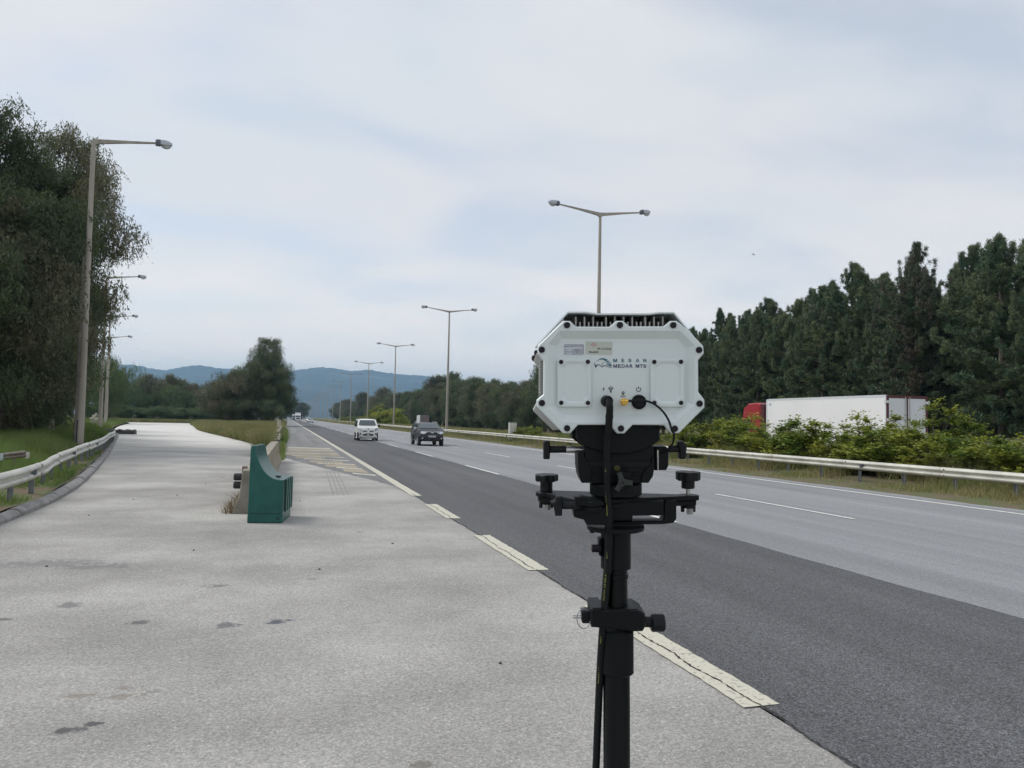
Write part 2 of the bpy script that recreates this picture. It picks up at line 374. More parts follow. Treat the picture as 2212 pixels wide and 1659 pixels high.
M['ink_blk'] = mat('black_print', (.01, .012, .014), .5)
M['ink_grey'] = mat('grey_print', (.12, .13, .16), .5)
M['ink_red'] = mat('red_print', (.52, .16, .18), .5)
M['ink_yel'] = mat('yellow_print', (.26, .27, .05), .5)
M['label_silver'] = mat('silver_label', (.50, .55, .62), .35, .3)
M['label_clear'] = mat('beige_sticker', (.50, .54, .49), .4)
M['green'] = mat('green_plastic', (.002, .074, .063), .34, spec=.45, scale=5, col2=(.008, .098, .084), bump=.02, bscale=30)
M['green_dk'] = mat('dark_green_recess', (.004, .03, .028), .6)
M['cwhite'] = mat('white_car_paint', (.74, .75, .74), .25)
M['cblack'] = mat('charcoal_car_paint', (.014, .015, .020), .22)
M['csilver'] = mat('silver_car_paint', (.45, .47, .48), .3, .4)
M['glass'] = mat('tinted_glass', (.06, .085, .095), .06, spec=.9)
M['trim'] = mat('black_trim', (.018, .018, .02), .5)
M['tyre'] = mat('tyre_rubber', (.022, .022, .022), .85)
M['rim'] = mat('alloy_wheel', (.35, .36, .37), .35, .6)
M['chrome'] = mat('chrome', (.75, .77, .78), .12, 1)
M['lens'] = mat('headlamp_lens', (.62, .66, .70), .1); M['lens_dim'] = mat('grey_headlamp_lens', (.24, .27, .32), .12)
M['lamp_on'] = mat('lit_headlamp', (1, .95, .8), .3)
_b = M['lamp_on'].node_tree.nodes['Principled BSDF']; _b.inputs['Emission Color'].default_value = (1, .93, .75, 1); _b.inputs['Emission Strength'].default_value = 6
M['red'] = mat('red_cab_paint', (.32, .012, .018), .3)
M['maroon'] = mat('maroon_frame', (.075, .012, .016), .5)
M['red_lens'] = mat('red_lens', (.35, .02, .02), .25)
M['tarp'] = mat('white_trailer_panel', (.80, .80, .80), .45, scale=.6, col2=(.84, .84, .84))
M['door_panel'] = mat('trailer_door_panel', (.62, .65, .67), .5)
M['plate'] = mat('number_plate', (.62, .66, .66), .5)
M['sign_art'] = mat('printed_rear_panel', (.15, .16, .165), .5, scale=1.1, col2=(.30, .15, .145), lo=.50, hi=.60)
M['bark'] = mat('bark', (.10, .085, .065), .9, scale=3, col2=(.19, .17, .14), bump=.4, bscale=14, stretch=(4, 4, .6))
M['bark_pale'] = mat('pale_eucalyptus_bark', (.42, .38, .33), .85, scale=2, col2=(.24, .20, .17), stretch=(3, 3, .4))
M['euc'] = leaf_mat('eucalyptus_leaf', (.056, .092, .040), (.112, .145, .062), .35, .32, .015)
M['euc_brown'] = leaf_mat('eucalyptus_brown_leaf', (.086, .108, .054), (.160, .152, .086), .4, .25, .012)
M['pine'] = leaf_mat('pine_needles', (.066, .120, .066), (.150, .184, .088), .5, .15, .015)
M['pine_brown'] = leaf_mat('dry_pine_needles', (.085, .070, .048), (.050, .080, .046), .5, .15, .01)
M['green_tree'] = leaf_mat('broadleaf', (.060, .115, .045), (.11, .165, .062), .5, .25, .02)
M['bush'] = leaf_mat('bush_leaf', (.130, .200, .026), (.300, .325, .046), .9, .35, .015)
M['grass'] = leaf_mat('grass_blade', (.145, .240, .055), (.225, .275, .092), .35, .35, .01)
M['grass_dry'] = leaf_mat('meadow_grass', (.175, .205, .068), (.305, .275, .135), .5, .35, .01)
M['weed_dry'] = mat('dry_weed', (.16, .10, .06), .9, scale=6, col2=(.20, .17, .09))
M['flower'] = mat('white_blossom', (.72, .72, .62), .7)
M['flower_y'] = mat('yellow_blossom', (.55, .48, .10), .7)
M['hill'] = mat('forested_hill', (.018, .030, .030), .95, scale=.004, col2=(.034, .050, .042), coord='Object', detail=10, bump=.0)
# ================================================================== SETTING
rng = np.random.default_rng(7); random.seed(7)
def structure(name, mb, m, smooth=False, z=0):
    o = mb.build(name, m, smooth=smooth); o['kind'] = 'structure'; return o
def strip(xs0, xs1, ys, z):
    """sheet between two edges x0(y), x1(y)"""
    mb = MB(); n = len(ys)
    mb.v = [(xs0[i], ys[i], z) for i in range(n)] + [(xs1[i], ys[i], z) for i in range(n)]
    mb.f = [(i, n+i, n+i+1, i+1) for i in range(n-1)]; mb.mi = [0]*len(mb.f); return mb

# kerb curve of the slip road on the left: x as a function of y
_kp = spline([(-4.35, -12, 0), (-4.38, 4, 0), (-4.42, 14.7, 0), (-4.74, 19.9, 0), (-5.62, 26.2, 0), (-7.55, 38, 0), (-10.5, 54.8, 0), (-14.0, 74, 0), (-18.6, 96, 0), (-23.5, 125, 0), (-29.3, 165, 0), (-33, 178, 0)], 10)
KY = np.array([p.y for p in _kp]); KX = np.array([p.x for p in _kp])
def xk(y): return np.interp(y, KY, KX)
# left border of the grass wedge between slip road and shoulder
_ip = spline([(-.95, 15.4, 0), (-1.0, 24, 0), (-1.12, 36, 0), (-1.35, 44, 0), (-2.0, 53, 0), (-4.8, 69.5, 0), (-10.0, 99, 0), (-14.4, 134, 0), (-17.8, 160, 0), (-19.5, 178, 0)], 10)
IY = np.array([p.y for p in _ip]); IX = np.array([p.x for p in _ip])
def xi(y): return np.interp(y, IY, IX)
FAR_Y = 178.0

# one ground sheet to the horizon and beyond the hills
g = MB(); gx = [-9000, -3000, -800, -200, 0, 200, 800, 3000, 9000]; gy = [-400, 0, 200, 600, 1500, 4000, 9500]
for y in gy:
    for x in gx: g.v.append((x, y, -.5))
for j in range(len(gy)-1):
    for i in range(len(gx)-1): g.f.append((j*9+i, j*9+i+1, (j+1)*9+i+1, (j+1)*9+i)); g.mi.append(0)
structure('ground', g, M['ground'])

# shoulder with the slip road (one laid surface), from behind the camera to the far bend
ys = np.concatenate([np.linspace(-12, 60, 120), np.linspace(61, FAR_Y, 80)])
right = np.where(ys < 15.4, 3.06, np.where(ys < 30, 3.06, 3.06))
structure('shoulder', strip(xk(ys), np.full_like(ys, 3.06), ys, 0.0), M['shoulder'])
ys2 = np.linspace(FAR_Y, 1500, 60)
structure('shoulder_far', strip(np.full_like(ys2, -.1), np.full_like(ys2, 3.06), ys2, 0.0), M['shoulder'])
# the two laid strips of the carriageway; their shared edges wander a little
yr = np.concatenate([np.linspace(-12, 40, 420), np.linspace(40.2, 160, 240), np.linspace(162, 1500, 90)])
edge_l = 3.05 + .012*np.sin(yr*1.7) + .010*np.sin(yr*4.3+1) + rng.normal(0, .006, len(yr))
edge_r = 7.10 + .03*np.sin(yr*.6) + .012*np.sin(yr*3.1)
road = structure('road', strip(edge_l, edge_r, yr, 0.005), M['lane_dark'])
grey = structure('road_inner_lanes', strip(np.full_like(yr, 6.9), np.full_like(yr, 16.95) + .05*np.sin(yr*2.2) + rng.normal(0, .03, len(yr)), yr, 0.001), M['lane_grey'])
structure('opposite_road', strip(np.full_like(yr, 27.0), np.full_like(yr, 39.0), yr, -.42), M['lane_grey'])

# painted lines: each one is a piece of the road it lies on
def paint_quad(name, P, m, parent, z):
    mb = MB(); mb.add([(x, y, z) for x, y in P], [tuple(range(len(P)))]); return mb.build(name, m, parent)
def ragged(x0, x1, y0, y1, n=10, j=.005):
    Lp = [(x0 + rng.normal(0, j), y) for y in np.linspace(y0, y1, n)]
    Rp = [(x1 + rng.normal(0, j), y) for y in np.linspace(y0, y1, n)]
    return Rp + Lp[::-1]
for (a, b) in ((-3.2, .1), (4.50, 7.35), (9.2, 12.15), (14.3, 16.75)):
    paint_quad('edge_line', ragged(2.95, 3.22, a, b, 40), M['paint'], road, .010)
paint_quad('edge_line', ragged(2.97, 3.21, 18.62, 60, 60), M['paint'], road, .010)
paint_quad('edge_line', ragged(2.97, 3.22, 60.05, 1400, 40, .004), M['paint'], road, .010)
for lane_x in (7.16, 11.22):
    for k in range(-1, 44):
        y0 = 13.25 + 12.65*k
        paint_quad('lane_dash', [(lane_x-.06, y0), (lane_x+.06, y0), (lane_x+.06, y0+5.3), (lane_x-.06, y0+5.3)], M['paint_white'], grey, .0098)
paint_quad('inner_edge_line', [(15.93, -10), (16.10, -10), (16.10, 1400), (15.93, 1400)], M['paint_white'], grey, .006)
# the open joint between the two surfaces
ck = MB(); yc = np.linspace(2.0, 19.2, 520); xc = 3.05 + .012*np.sin(yc*1.7) + .010*np.sin(yc*4.3+1) + .011*np.sin(yc*9.1) + rng.normal(0, .004, len(yc))
wc = np.clip(.006 + rng.normal(0, .003, len(yc)), .002, .014)
ck = strip(xc-wc, xc+wc, yc, .0135); o = ck.build('joint_crack', M['crack'], road)
for P_ in ([(2.35, 27.6), (2.6, 24.6), (2.88, 21.2), (3.0, 18.9)],):
    pc = spline([(a, b, 0) for a, b in P_], 30); mbc = MB(); nC = len(pc)
    for p_ in pc:
        jx, jy = rng.normal(0, .012, 2); wz = .004 + abs(rng.normal(0, .003)); d_ = (pc[min(nC-1, pc.index(p_)+1)] - pc[max(0, pc.index(p_)-1)]).normalized()
        mbc.v += [(p_.x+jx-d_.y*wz, p_.y+jy+d_.x*wz, .0062), (p_.x+jx+d_.y*wz, p_.y+jy-d_.x*wz, .0062)]
    mbc.f = [(2*i, 2*i+1, 2*i+3, 2*i+2) for i in range(nC-1)]; mbc.mi = [0]*(nC-1); mbc.build('surface_crack', M['tar'], bpy.data.objects['shoulder'])
# faded hatched area before the barrier: white and ochre bars
def bar(name, y0, x0, x1, sl, t, m, z):
    P = []
    for i, x in enumerate(np.linspace(x0, x1, 12)): P.append((x, y0 + sl*(x-x0)/(x1-x0) - t/2 + rng.normal(0, .03)))
    Q = [(x, y0 + sl*(x-x0)/(x1-x0) + t/2 + rng.normal(0, .03)) for x in np.linspace(x0, x1, 12)]
    paint_quad(name, P + Q[::-1], m, shoulder_o, z)
shoulder_o = bpy.data.objects['shoulder']
yl = np.concatenate([np.linspace(21.4, 60, 120), np.linspace(61, 1500, 60)])
dl = np.interp(yl, [21.4, 25.2, 29.9, 36.5, 37], [2.96, 2.17, 1.21, -.06, -.1]) + rng.normal(0, .02, len(yl))
structure('shoulder_lane', strip(np.minimum(dl, 3.0), np.full_like(yl, 3.058), yl, .0018), M['lane_shoulder'])
for (y0, x0, x1, sl) in ((48.9, .15, 2.6, -1.2), (45.0, .0, 2.62, -.3), (41.2, -.02, 2.62, -.7), (38.6, .3, 2.64, -1.7), (35.7, .8, 2.66, -1.5), (32.2, 1.25, 2.68, -.8), (29.5, 1.85, 2.72, -.9), (26.4, 2.2, 2.86, -.9)):
    bar('hatch_bar', y0, x0, x1, sl, .55 if y0 < 40 else .8, M['paint'], .0055)
for (y0, x0, x1, sl) in ((47.2, .1, 2.6, -.8), (43.1, .0, 2.62, -.5), (39.9, .0, 2.6, -1.0), (37.2, .45, 1.75, -.9), (33.6, 1.0, 2.3, -.8), (30.8, 1.5, 2.65, -.8), (28.1, 2.0, 2.75, -.8)):
    bar('ochre_bar', y0, x0, x1, sl, 1.5 if y0 < 38 else 2.0, M['paint_ochre'], .0040)
# tyre marks crossing the hatching
for dxm in (-.2, -.08, .04, .16):
    for (ya, yb, mt_) in ((44.3, 31.0, M['rubber']), (27.3, 19.0, M['rubber_faint'])):
        xa, xb = 1.34 + dxm + (ya-19)*.029, 1.34 + dxm + (yb-19)*.029
        strip(np.array([xa-.016, xb-.016]), np.array([xa+.016, xb+.016]), [ya, yb], .0072).build('tyre_mark', mt_, shoulder_o)

# raised verges ---------------------------------------------------------------
def zleft(d):   # height of the left verge at distance d behind the kerb
    return np.interp(d, [0, .25, 1.0, 3, 8, 25, 80, 200], [.10, .11, .14, .22, .33, .45, .5, .3])
ysv = np.concatenate([np.linspace(-12, 76, 90), np.linspace(78, FAR_Y, 40)])
offs = [.22, .5, 1, 2, 3.5, 6, 10, 18, 35, 80, 200]
mb = MB(); nY = len(ysv)
for d in offs:
    for y in ysv: mb.v.append((float(xk(y)) - d, y, float(zleft(d)) + .03*sin(y*1.3+d)))
for k in range(len(offs)-1):
    for i in range(nY-1): mb.f.append((k*nY+i, k*nY+i+1, (k+1)*nY+i+1, (k+1)*nY+i)); mb.mi.append(0)
structure('grass_verge', mb, M['earth'], True)
# beyond the bend
mb = MB(); xs = np.linspace(-240, -.1, 60)
for y, z in ((FAR_Y, .0), (FAR_Y+.8, .16), (200, .25), (300, .3), (800, .2), (1500, -.1)):
    for x in xs: mb.v.append((x, y + (6*sin(x*.05) if 190 < y < 400 else 0), z))
for j in range(5):
    for i in range(59): mb.f.append((j*60+i, j*60+i+1, (j+1)*60+i+1, (j+1)*60+i)); mb.mi.append(0)
structure('far_verge', mb, M['earth'], True)
# grass wedge
ysi = np.linspace(36.2, FAR_Y, 70); xr = np.full_like(ysi, -.12)
mb = MB(); fr = [0, .04, .2, .5, .8, .97, 1.0]; zz = [.004, .08, .18, .26, .18, .07, .004]
for f, z in zip(fr, zz):
    for i, y in enumerate(ysi): mb.v.append((float(xi(y))*(1-f) + xr[i]*f + .06*sin(y*2.1), y, z))
n = len(ysi)
for k in range(len(fr)-1):
    for i in range(n-1): mb.f.append((k*n+i, k*n+i+1, (k+1)*n+i+1, (k+1)*n+i)); mb.mi.append(0)
structure('grass_wedge', mb, M['earth'], True)
# median and the bank beyond the opposite carriageway
def zmed(x): return np.interp(x, [16.9, 17.15, 18, 19, 21, 24, 26.6], [.0, .02, .04, .03, .12, .02, -.44])
ysm = np.concatenate([np.linspace(-12, 120, 130), np.linspace(124, 1500, 60)])
xsm = [16.9, 17.15, 18, 19, 21, 24, 26.6]; mb = MB(); n = len(ysm)
for x in xsm:
    for y in ysm: mb.v.append((x + (.07*sin(y*1.9)+.05*sin(y*.7) if x == 16.9 else 0), y, float(zmed(x)) + (.0 if x < 17 else .015*sin(y*2.3+x))))
for k in range(len(xsm)-1):
    for i in range(n-1): mb.f.append((k*n+i, (k+1)*n+i, (k+1)*n+i+1, k*n+i+1)); mb.mi.append(0)
structure('median_ground', mb, M['earth'], True)
mb = MB()
for x, z in ((39.2, -.43), (41, -.2), (48, .3), (70, .6), (400, .2)):
    for y in (-60, 200, 1500): mb.v.append((x, y, z))
for k in range(4):
    for i in range(2): mb.f.append((k*3+i, (k+1)*3+i, (k+1)*3+i+1, k*3+i+1)); mb.mi.append(0)
structure('forest_floor', mb, M['earth'])

# rounded kerb stones along the slip road
kerb = empty('kerb'); kerb['kind'] = 'structure'
y = 2.0; kk = 0
while y < 76:
    L = 1.5 if y < 45 else 3.0
    mbk = MB(); lp = []
    for q in np.linspace(y, y+L-.02, 4):
        x = float(xk(q)); s = (float(xk(q+.3))-float(xk(q-.3)))/.6; nx, ny = -1/math.hypot(1, s), s/math.hypot(1, s)
        sec = [(-.02, -.05), (-.02, .06), (.02, .105), (.10, .135), (.18, .12), (.25, .08), (.25, -.05)]
        jz = .012*sin(kk*2.3)
        lp.append([(x - .0 + nx*a, q + ny*a, zq+jz) for a, zq in sec])
    mbk.loft(lp); mbk.build('kerb_stone', M['kerb'], kerb, smooth=True); y += L; kk += 1
# dark kerb nose where the kerb ends at the junction, with its rubble
tag(empty('x'), None); bpy.data.objects.remove(bpy.data.objects['x'])
nose = MB(); q = []
for k in range(9):
    a = k/8; x = -15.6 + 2.6*a; q.append([(x, 75.8, 0.0), (x, 75.7, .30+.05*sin(k*2)), (x, 76.0, .42+.06*cos(k*3)), (x, 76.6, .36), (x, 76.8, 0.0)])
nose.loft(q); o = nose.build('kerb_nose', mat('sooty_kerb', (.035, .035, .035), .9, scale=3, col2=(.12, .12, .11), bump=.5, bscale=9))
tag(o, 'blackened stone kerb end in front of a grass tuft at the slip road bend', 'kerb end')

# ------------------------------------------------------------------ hills
prof = np.array([(-3.0, .018), (-2.0, .03), (-1.4, .042), (-.9, .05), (-.6, .046), (-.4, .053), (-.30, .047), (-.2195, .0496), (-.1952, .056), (-.1854, .058), (-.1754, .0579), (-.1602, .0552), (-.1449, .0525), (-.1337, .0546), (-.1194, .058), (-.1117, .0599), (-.0986, .0599), (-.0827, .0577), (-.056, .0571), (-.0344, .0568), (-.0125, .0582), (.0031, .0571), (.0125, .0592), (.0237, .0614), (.0349, .063), (.0417, .0638), (.052, .0634), (.0636, .0618), (.0781, .0603), (.0956, .0624), (.1014, .0626), (.108, .0617), (.1253, .0594), (.1433, .0582), (.1676, .0579), (.1985, .0548), (.3, .047), (.5, .05), (.9, .044), (1.6, .035), (3.0, .02)])
HD = 5200.0
from mathutils import noise as mno
az = np.concatenate([np.linspace(-3, -.35, 90, endpoint=False), np.linspace(-.35, .4, 420, endpoint=False), np.linspace(.4, 3, 90)])
tv = np.concatenate([np.linspace(0, .9, 26), np.linspace(.925, 1, 6), [1.1, 1.3, 1.6]])
mb = MB(); na = len(az)
for t in tv:
    for a in az:
        h = np.interp(a, prof[:, 0], prof[:, 1])
        dist = HD - 2300*(1 - min(t, 1)) + 2600*max(0, t-1)
        up = t**1.25 if t <= 1 else 1 - (t-1)*1.0
        p = Vector((a*9, t*2.0, 0)); n_ = mno.fractal(p*1.6, 1.0, 2.0, 6)
        n2_ = mno.fractal(Vector((a*160, t*9, 3)), .8, 2.0, 3)
        z = h*HD*up + 34*n_*sin(pi*min(t, 1)) + 7.0*n2_*min(1, t) + 1.85*up
        mb.v.append((a*dist, dist, z - 3*(1-t if t < 1 else 0)))
for k in range(len(tv)-1):
    for i in range(na-1): mb.f.append((k*na+i, k*na+i+1, (k+1)*na+i+1, (k+1)*na+i)); mb.mi.append(0)
hm = M['hill'].node_tree; hb = hm.nodes['Principled BSDF']; hr = [n for n in hm.nodes if n.type == 'VALTORGB'][0]
tcn = N(hm, 'ShaderNodeTexCoord'); mpn = N(hm, 'ShaderNodeMapping'); mpn.inputs['Scale'].default_value = (.0016, .0016, .011); hm.links.new(tcn.outputs['Object'], mpn.inputs[0])
nq = N(hm, 'ShaderNodeTexNoise'); nq.inputs['Scale'].default_value = 1.0; nq.inputs['Detail'].default_value = 6; hm.links.new(mpn.outputs[0], nq.inputs[0])
mk = N(hm, 'ShaderNodeMapRange', interpolation_type='SMOOTHSTEP'); hm.links.new(nq.outputs[0], mk.inputs[0]); mk.inputs[1].default_value = .62; mk.inputs[2].default_value = .70
mxh = N(hm, 'ShaderNodeMix', data_type='RGBA'); hm.links.new(mk.outputs[0], mxh.inputs[0]); hm.links.new(hr.outputs[0], mxh.inputs[6]); mxh.inputs[7].default_value = (.34, .32, .27, 1)
hm.links.new(mxh.outputs[2], hb.inputs['Base Color'])
structure('hills', mb, M['hill'], True)

# ------------------------------------------------------------------ air
HAZE = 0.00016
hz = MB(); hz.box(-7600, 7600, -250, 8600, -1.6, 392)
hm_ = bpy.data.materials.new('haze_air'); hm_.use_nodes = True; t = hm_.node_tree; t.nodes.remove(t.nodes['Principled BSDF'])
pv = N(t, 'ShaderNodeVolumePrincipled'); pv.inputs['Color'].default_value = (.40, .69, 1.0, 1); pv.inputs['Density'].default_value = HAZE; pv.inputs['Anisotropy'].default_value = .2
t.links.new(pv.outputs[0], t.nodes['Material Output'].inputs['Volume'])
hz_o = hz.build('haze', hm_); hz_o['kind'] = 'stuff'

# ================================================================== VEGETATION
def quads_mesh(name, P, A, B, m):
    """kites: centre P, long half-axis A, half-width B (n,3 arrays)"""
    n = len(P); V = np.empty((n, 4, 3)); V[:, 0] = P - A; V[:, 1] = P + B; V[:, 2] = P + A; V[:, 3] = P - B
    me = bpy.data.meshes.new(name); me.vertices.add(n*4); me.vertices.foreach_set('co', V.reshape(-1).astype(np.float32))
    me.loops.add(n*4); me.loops.foreach_set('vertex_index', np.arange(n*4, dtype=np.int32))
    me.polygons.add(n); me.polygons.foreach_set('loop_start', np.arange(0, n*4, 4, dtype=np.int32)); me.polygons.foreach_set('loop_total', np.full(n, 4, dtype=np.int32))
    me.materials.append(m); me.update(calc_edges=True); return me
def unit(v): return v/np.maximum(1e-9, np.linalg.norm(v, axis=-1, keepdims=True))

def euc_meshes(seed, H, R, nl, leaf=.30, lean=0.0, base=.12, fork=7, cm='euc', ragged_=1.0, tm='bark'):
    """tall ragged eucalyptus: limbs end in hanging sprays of long leaves"""
    r = np.random.default_rng(seed); t = MB(); nseg = 9
    tr = [(lean*H*(k/nseg)**1.5 + .18*sin(k*1.3+seed), .18*cos(k*1.1+seed), H*.93*k/nseg) for k in range(nseg+1)]
    rad = [max(.02, .017*H*(1-k/nseg)**.8 + .015) for k in range(nseg+1)]
    t.tube(tr, rad, 8)
    cl = []
    for k in range(int(fork*H/4)):
        f = base + (1-base)*((k+.5)/(fork*H/4))**.9; f = min(.985, f + r.normal(0, .02))
        i = min(nseg-1, int(f/0.93*nseg)) if f < .93 else nseg-1
        b = Vector(tr[i]).lerp(Vector(tr[i+1]), min(1, max(0, f/.93*nseg - i)))
        prof_ = math.sin(pi*min(1, (f-base*.6)/(1.05-base*.6)))**.55*(1 - .40*f**3) + .12
        a = k*2.4 + r.normal(0, .4); L = R*prof_*r.uniform(.55, 1.12)
        e = b + Vector((cos(a)*L, sin(a)*L, L*r.uniform(.25, .75)*(1.15-f) + .4))
        mid = b.lerp(e, .5) + Vector((0, 0, -.06*L))
        t.tube([b, mid, e], [max(.02, .006*H*(1-f)+.02), .03, .012], 4, cap=False)
        for q in (.45, .75, 1.0):
            c = b.lerp(e, q); cl.append((c.x, c.y, c.z, max(.55, (.30+.32*q)*min(L, 3.2)*.75*ragged_)))
    [cl.append((tr[-1][0]+r.normal(0, .25), tr[-1][1]+r.normal(0, .25), H*q, .42)) for q in (.93, .96, .99)]; cl = np.array(cl); w_ = cl[:, 3]**2.0; w_ /= w_.sum()
    ns = nl//9; ci = r.choice(len(cl), ns, p=w_)
    u = unit(r.normal(size=(ns, 3))); rr = r.uniform(.25, 1, (ns, 1))**.55
    s0 = cl[ci, :3] + u*rr*cl[ci, 3:4]*np.array([1, 1, .85])
    # each strand hangs: leaves strung down from s0
    sd_ = unit(np.concatenate([r.normal(0, .35, (ns, 2)), np.full((ns, 1), -1.0)], 1)); sl = r.uniform(.5, 1.25, (ns, 1))*leaf*4
    k = r.uniform(0, 1, (ns, 9, 1)); P = s0[:, None] + sd_[:, None]*k*sl[:, None] + r.normal(0, leaf*.30, (ns, 9, 3))
    D = unit(sd_[:, None] + r.normal(0, .42, (ns, 9, 3))); Wd = unit(np.cross(D, unit(r.normal(size=(ns, 9, 3)))))
    sz = r.uniform(.6, 1.15, (ns, 9, 1))*leaf
    cmn = quads_mesh('crown', P.reshape(-1, 3), (D*sz*.5).reshape(-1, 3), (Wd*sz*.13).reshape(-1, 3), M[cm])
    return cmn, t.mesh('trunk', M[tm], True, fix=False)

def pine_meshes(seed, H, R, nl, cm='pine', thin=1.0, ex=.95):
    r = np.random.default_rng(seed); t = MB(); t.tube([(0, 0, 0), (.1*sin(seed), .08, H*.5), (0, 0, H*.98)], [.013*H, .009*H, .02], 7)
    P = []; D = []; T = []
    nwh = int(H*2.3)
    for k in range(nwh):
        f = .10 + .90*(k/nwh); z = H*f; L0 = min(R*(1-.35*f), ex*(H*(1-f)))*r.uniform(.70, 1.18)*(1.0 if f > .25 else .8+.8*f) + .06
        nb = r.integers(3, 6); a0 = r.uniform(0, 6.28)
        for j in range(nb):
            a = a0 + j*6.283/nb + r.normal(0, .2); L = L0*r.uniform(.5, 1.25); up = .10 + .55*f
            zz = z + r.normal(0, .25*(1-f)+.04)
            e = np.array([cos(a)*L, sin(a)*L, zz + L*up]); b = np.array([0, 0, zz])
            if L > .8: t.tube([b, (b+e)/2 + np.array([0, 0, -.08*L]), e], [.035, .02, .01], 3, cap=False)
            if f > .42 and r.random() < .75:
                for q in range(6): P.append(e + np.array([0, 0, .08+.12*q])); D.append([0, 0, 2.2]); T.append(.07)
            nt_ = max(3, int(L*3.4))
            for q in range(nt_):
                s = .22 + .78*(q+.5)/nt_; c = b + (e-b)*s + np.array([0, 0, -.08*L*sin(pi*s)]) + r.normal(0, .17*min(1, L), 3)*np.array([1, 1, .55])
                P.append(c); D.append([cos(a)*.5*(1-f*.6), sin(a)*.5*(1-f*.6), .5+.7*f + (.5 if q == nt_-1 else 0)]); T.append(.12 + .24*(1-f)*min(1, L))
        # upright candle at the tip of the leader and the high branches
    for q in range(12): P.append(np.array([r.normal(0, .06), r.normal(0, .06), H*(.925+.0085*q)])); D.append([0, 0, 1.6]); T.append(.10)
    P = np.array(P); D = np.array(D); T = np.array(T); keep = r.random(len(P)) < thin; P = P[keep]; D = D[keep]; T = T[keep]
    per = max(5, int(nl/len(P))); n = len(P)
    dirs = unit(unit(D)[:, None]*.85 + r.normal(0, .62, (n, per, 3)))
    ln = r.uniform(.7, 1.2, (n, per, 1))*T[:, None, None]*1.25
    C = P[:, None] + dirs*ln*.45 + r.normal(0, .09, (n, per, 3))
    Wd = unit(np.cross(dirs, unit(r.normal(size=(n, per, 3)))))
    return quads_mesh('crown', C.reshape(-1, 3), (dirs*ln*.55).reshape(-1, 3), (Wd*.021*(1+1.2*T[:, None, None])).reshape(-1, 3), M[cm]), t.mesh('trunk', M['bark'], True, fix=False)

def bush_meshes(seed, H, R, nl, leaf=.085, cm='bush', flat=.75):
    """many-stemmed bush: near-level sprays of leaves stacked in tiers"""
    r = np.random.default_rng(seed); t = MB(); tips = []
    for k in range(46):
        a = r.uniform(0, 6.283); rr = R*math.sqrt(r.uniform(.02, 1)); zt = H*(r.uniform(.30, 1.0))*(1-.45*(rr/R)**2)
        e = (cos(a)*rr, sin(a)*rr, zt); t.tube([(cos(a)*rr*.1, sin(a)*rr*.1, 0), (cos(a)*rr*.5, sin(a)*rr*.5, zt*.62), e], [.03, .018, .006], 4, cap=False)
        tips.append((*e, r.uniform(.28, .55)*R*.55))
        for q in range(2):
            s = r.uniform(.45, .85); tips.append((e[0]*s+r.normal(0, .15), e[1]*s+r.normal(0, .15), e[2]*s, r.uniform(.25, .45)*R*.5))
    tips = np.array(tips); n = len(tips); ntw = 26; per = max(6, nl//(n*ntw))
    a = r.uniform(0, 6.283, (n, ntw, 1)); el = r.normal(.18, .38, (n, ntw, 1))
    td = np.concatenate([np.cos(a)*np.cos(el), np.sin(a)*np.cos(el), np.sin(el)], 2)
    s = (np.arange(per)+.6)/per; L = tips[:, 3][:, None, None, None]*r.uniform(.5, 1.15, (n, ntw, 1, 1))
    C = tips[:, None, None, :3] + td[:, :, None]*L*s[None, None, :, None] + r.normal(0, leaf*.35, (n, ntw, per, 3))
    side = unit(np.cross(td, np.array([0, 0, 1.])))[:, :, None]*np.where(np.arange(per) % 2, 1, -1)[None, None, :, None]
    D = unit(td[:, :, None]*.55 + side*.9 + r.normal(0, .22, (n, ntw, per, 3)))
    Nn = unit(np.array([0, 0, 1.]) + r.normal(0, .38, (n, ntw, per, 3))); Wd = unit(np.cross(D, Nn))
    sz = r.uniform(.7, 1.2, (n, ntw, per, 1))*leaf
    C = C.reshape(-1, 3); ok = C[:, 2] > .05
    return quads_mesh('crown', C[ok], (D*sz*.62).reshape(-1, 3)[ok], (Wd*sz*.34).reshape(-1, 3)[ok], M[cm]), t.mesh('stems', M['bark'], True, fix=False)

def plant(name, me, loc, rz, sc, label, cat, group, trunk='trunk', cm=None):
    e = empty(name, loc, rz, label, cat, group); e.scale = (sc[0], sc[0], sc[1]) if hasattr(sc, '__len__') else (sc,)*3
    c = link('crown', me[0], e); link(trunk, me[1], e)
    if cm:
        c.material_slots[0].link = 'OBJECT'; c.material_slots[0].material = M[cm]
    return e

EA = euc_meshes(11, 18, 3.5, 90000, .225, fork=11); EB = euc_meshes(23, 18, 3.2, 80000, .225, .02, .10, 11)
EC = euc_meshes(31, 12, 2.9, 34000, .32, .0, .05, 9, ragged_=1.35); ED = euc_meshes(47, 12, 2.6, 32000, .32, .015, .14, 9, ragged_=1.3, tm='bark_pale')
EN = euc_meshes(37, 12, 2.9, 72000, .20, .0, .04, 11, ragged_=1.1)
EF = euc_meshes(71, 15, 3.0, 42000, .22, .12, .71, 20)
ES = euc_meshes(53, 5.0, 2.3, 22000, .20, .0, .03, 14)
PA = pine_meshes(3, 16, 3.7, 125000, thin=.86, ex=.50); PB = pine_meshes(9, 16, 3.3, 115000, thin=.86, ex=.40); PC = pine_meshes(14, 16, 3.6, 64000, 'pine', .55, .48)
BA = bush_meshes(5, 2.4, 2.1, 30000, .10); BB = bush_meshes(8, 2.3, 1.9, 26000, .10); BC = bush_meshes(13, 2.6, 1.8, 26000, .10)
GA = euc_meshes(61, 8, 2.9, 24000, .24, .0, .06, 12, 'green_tree', 1.3)

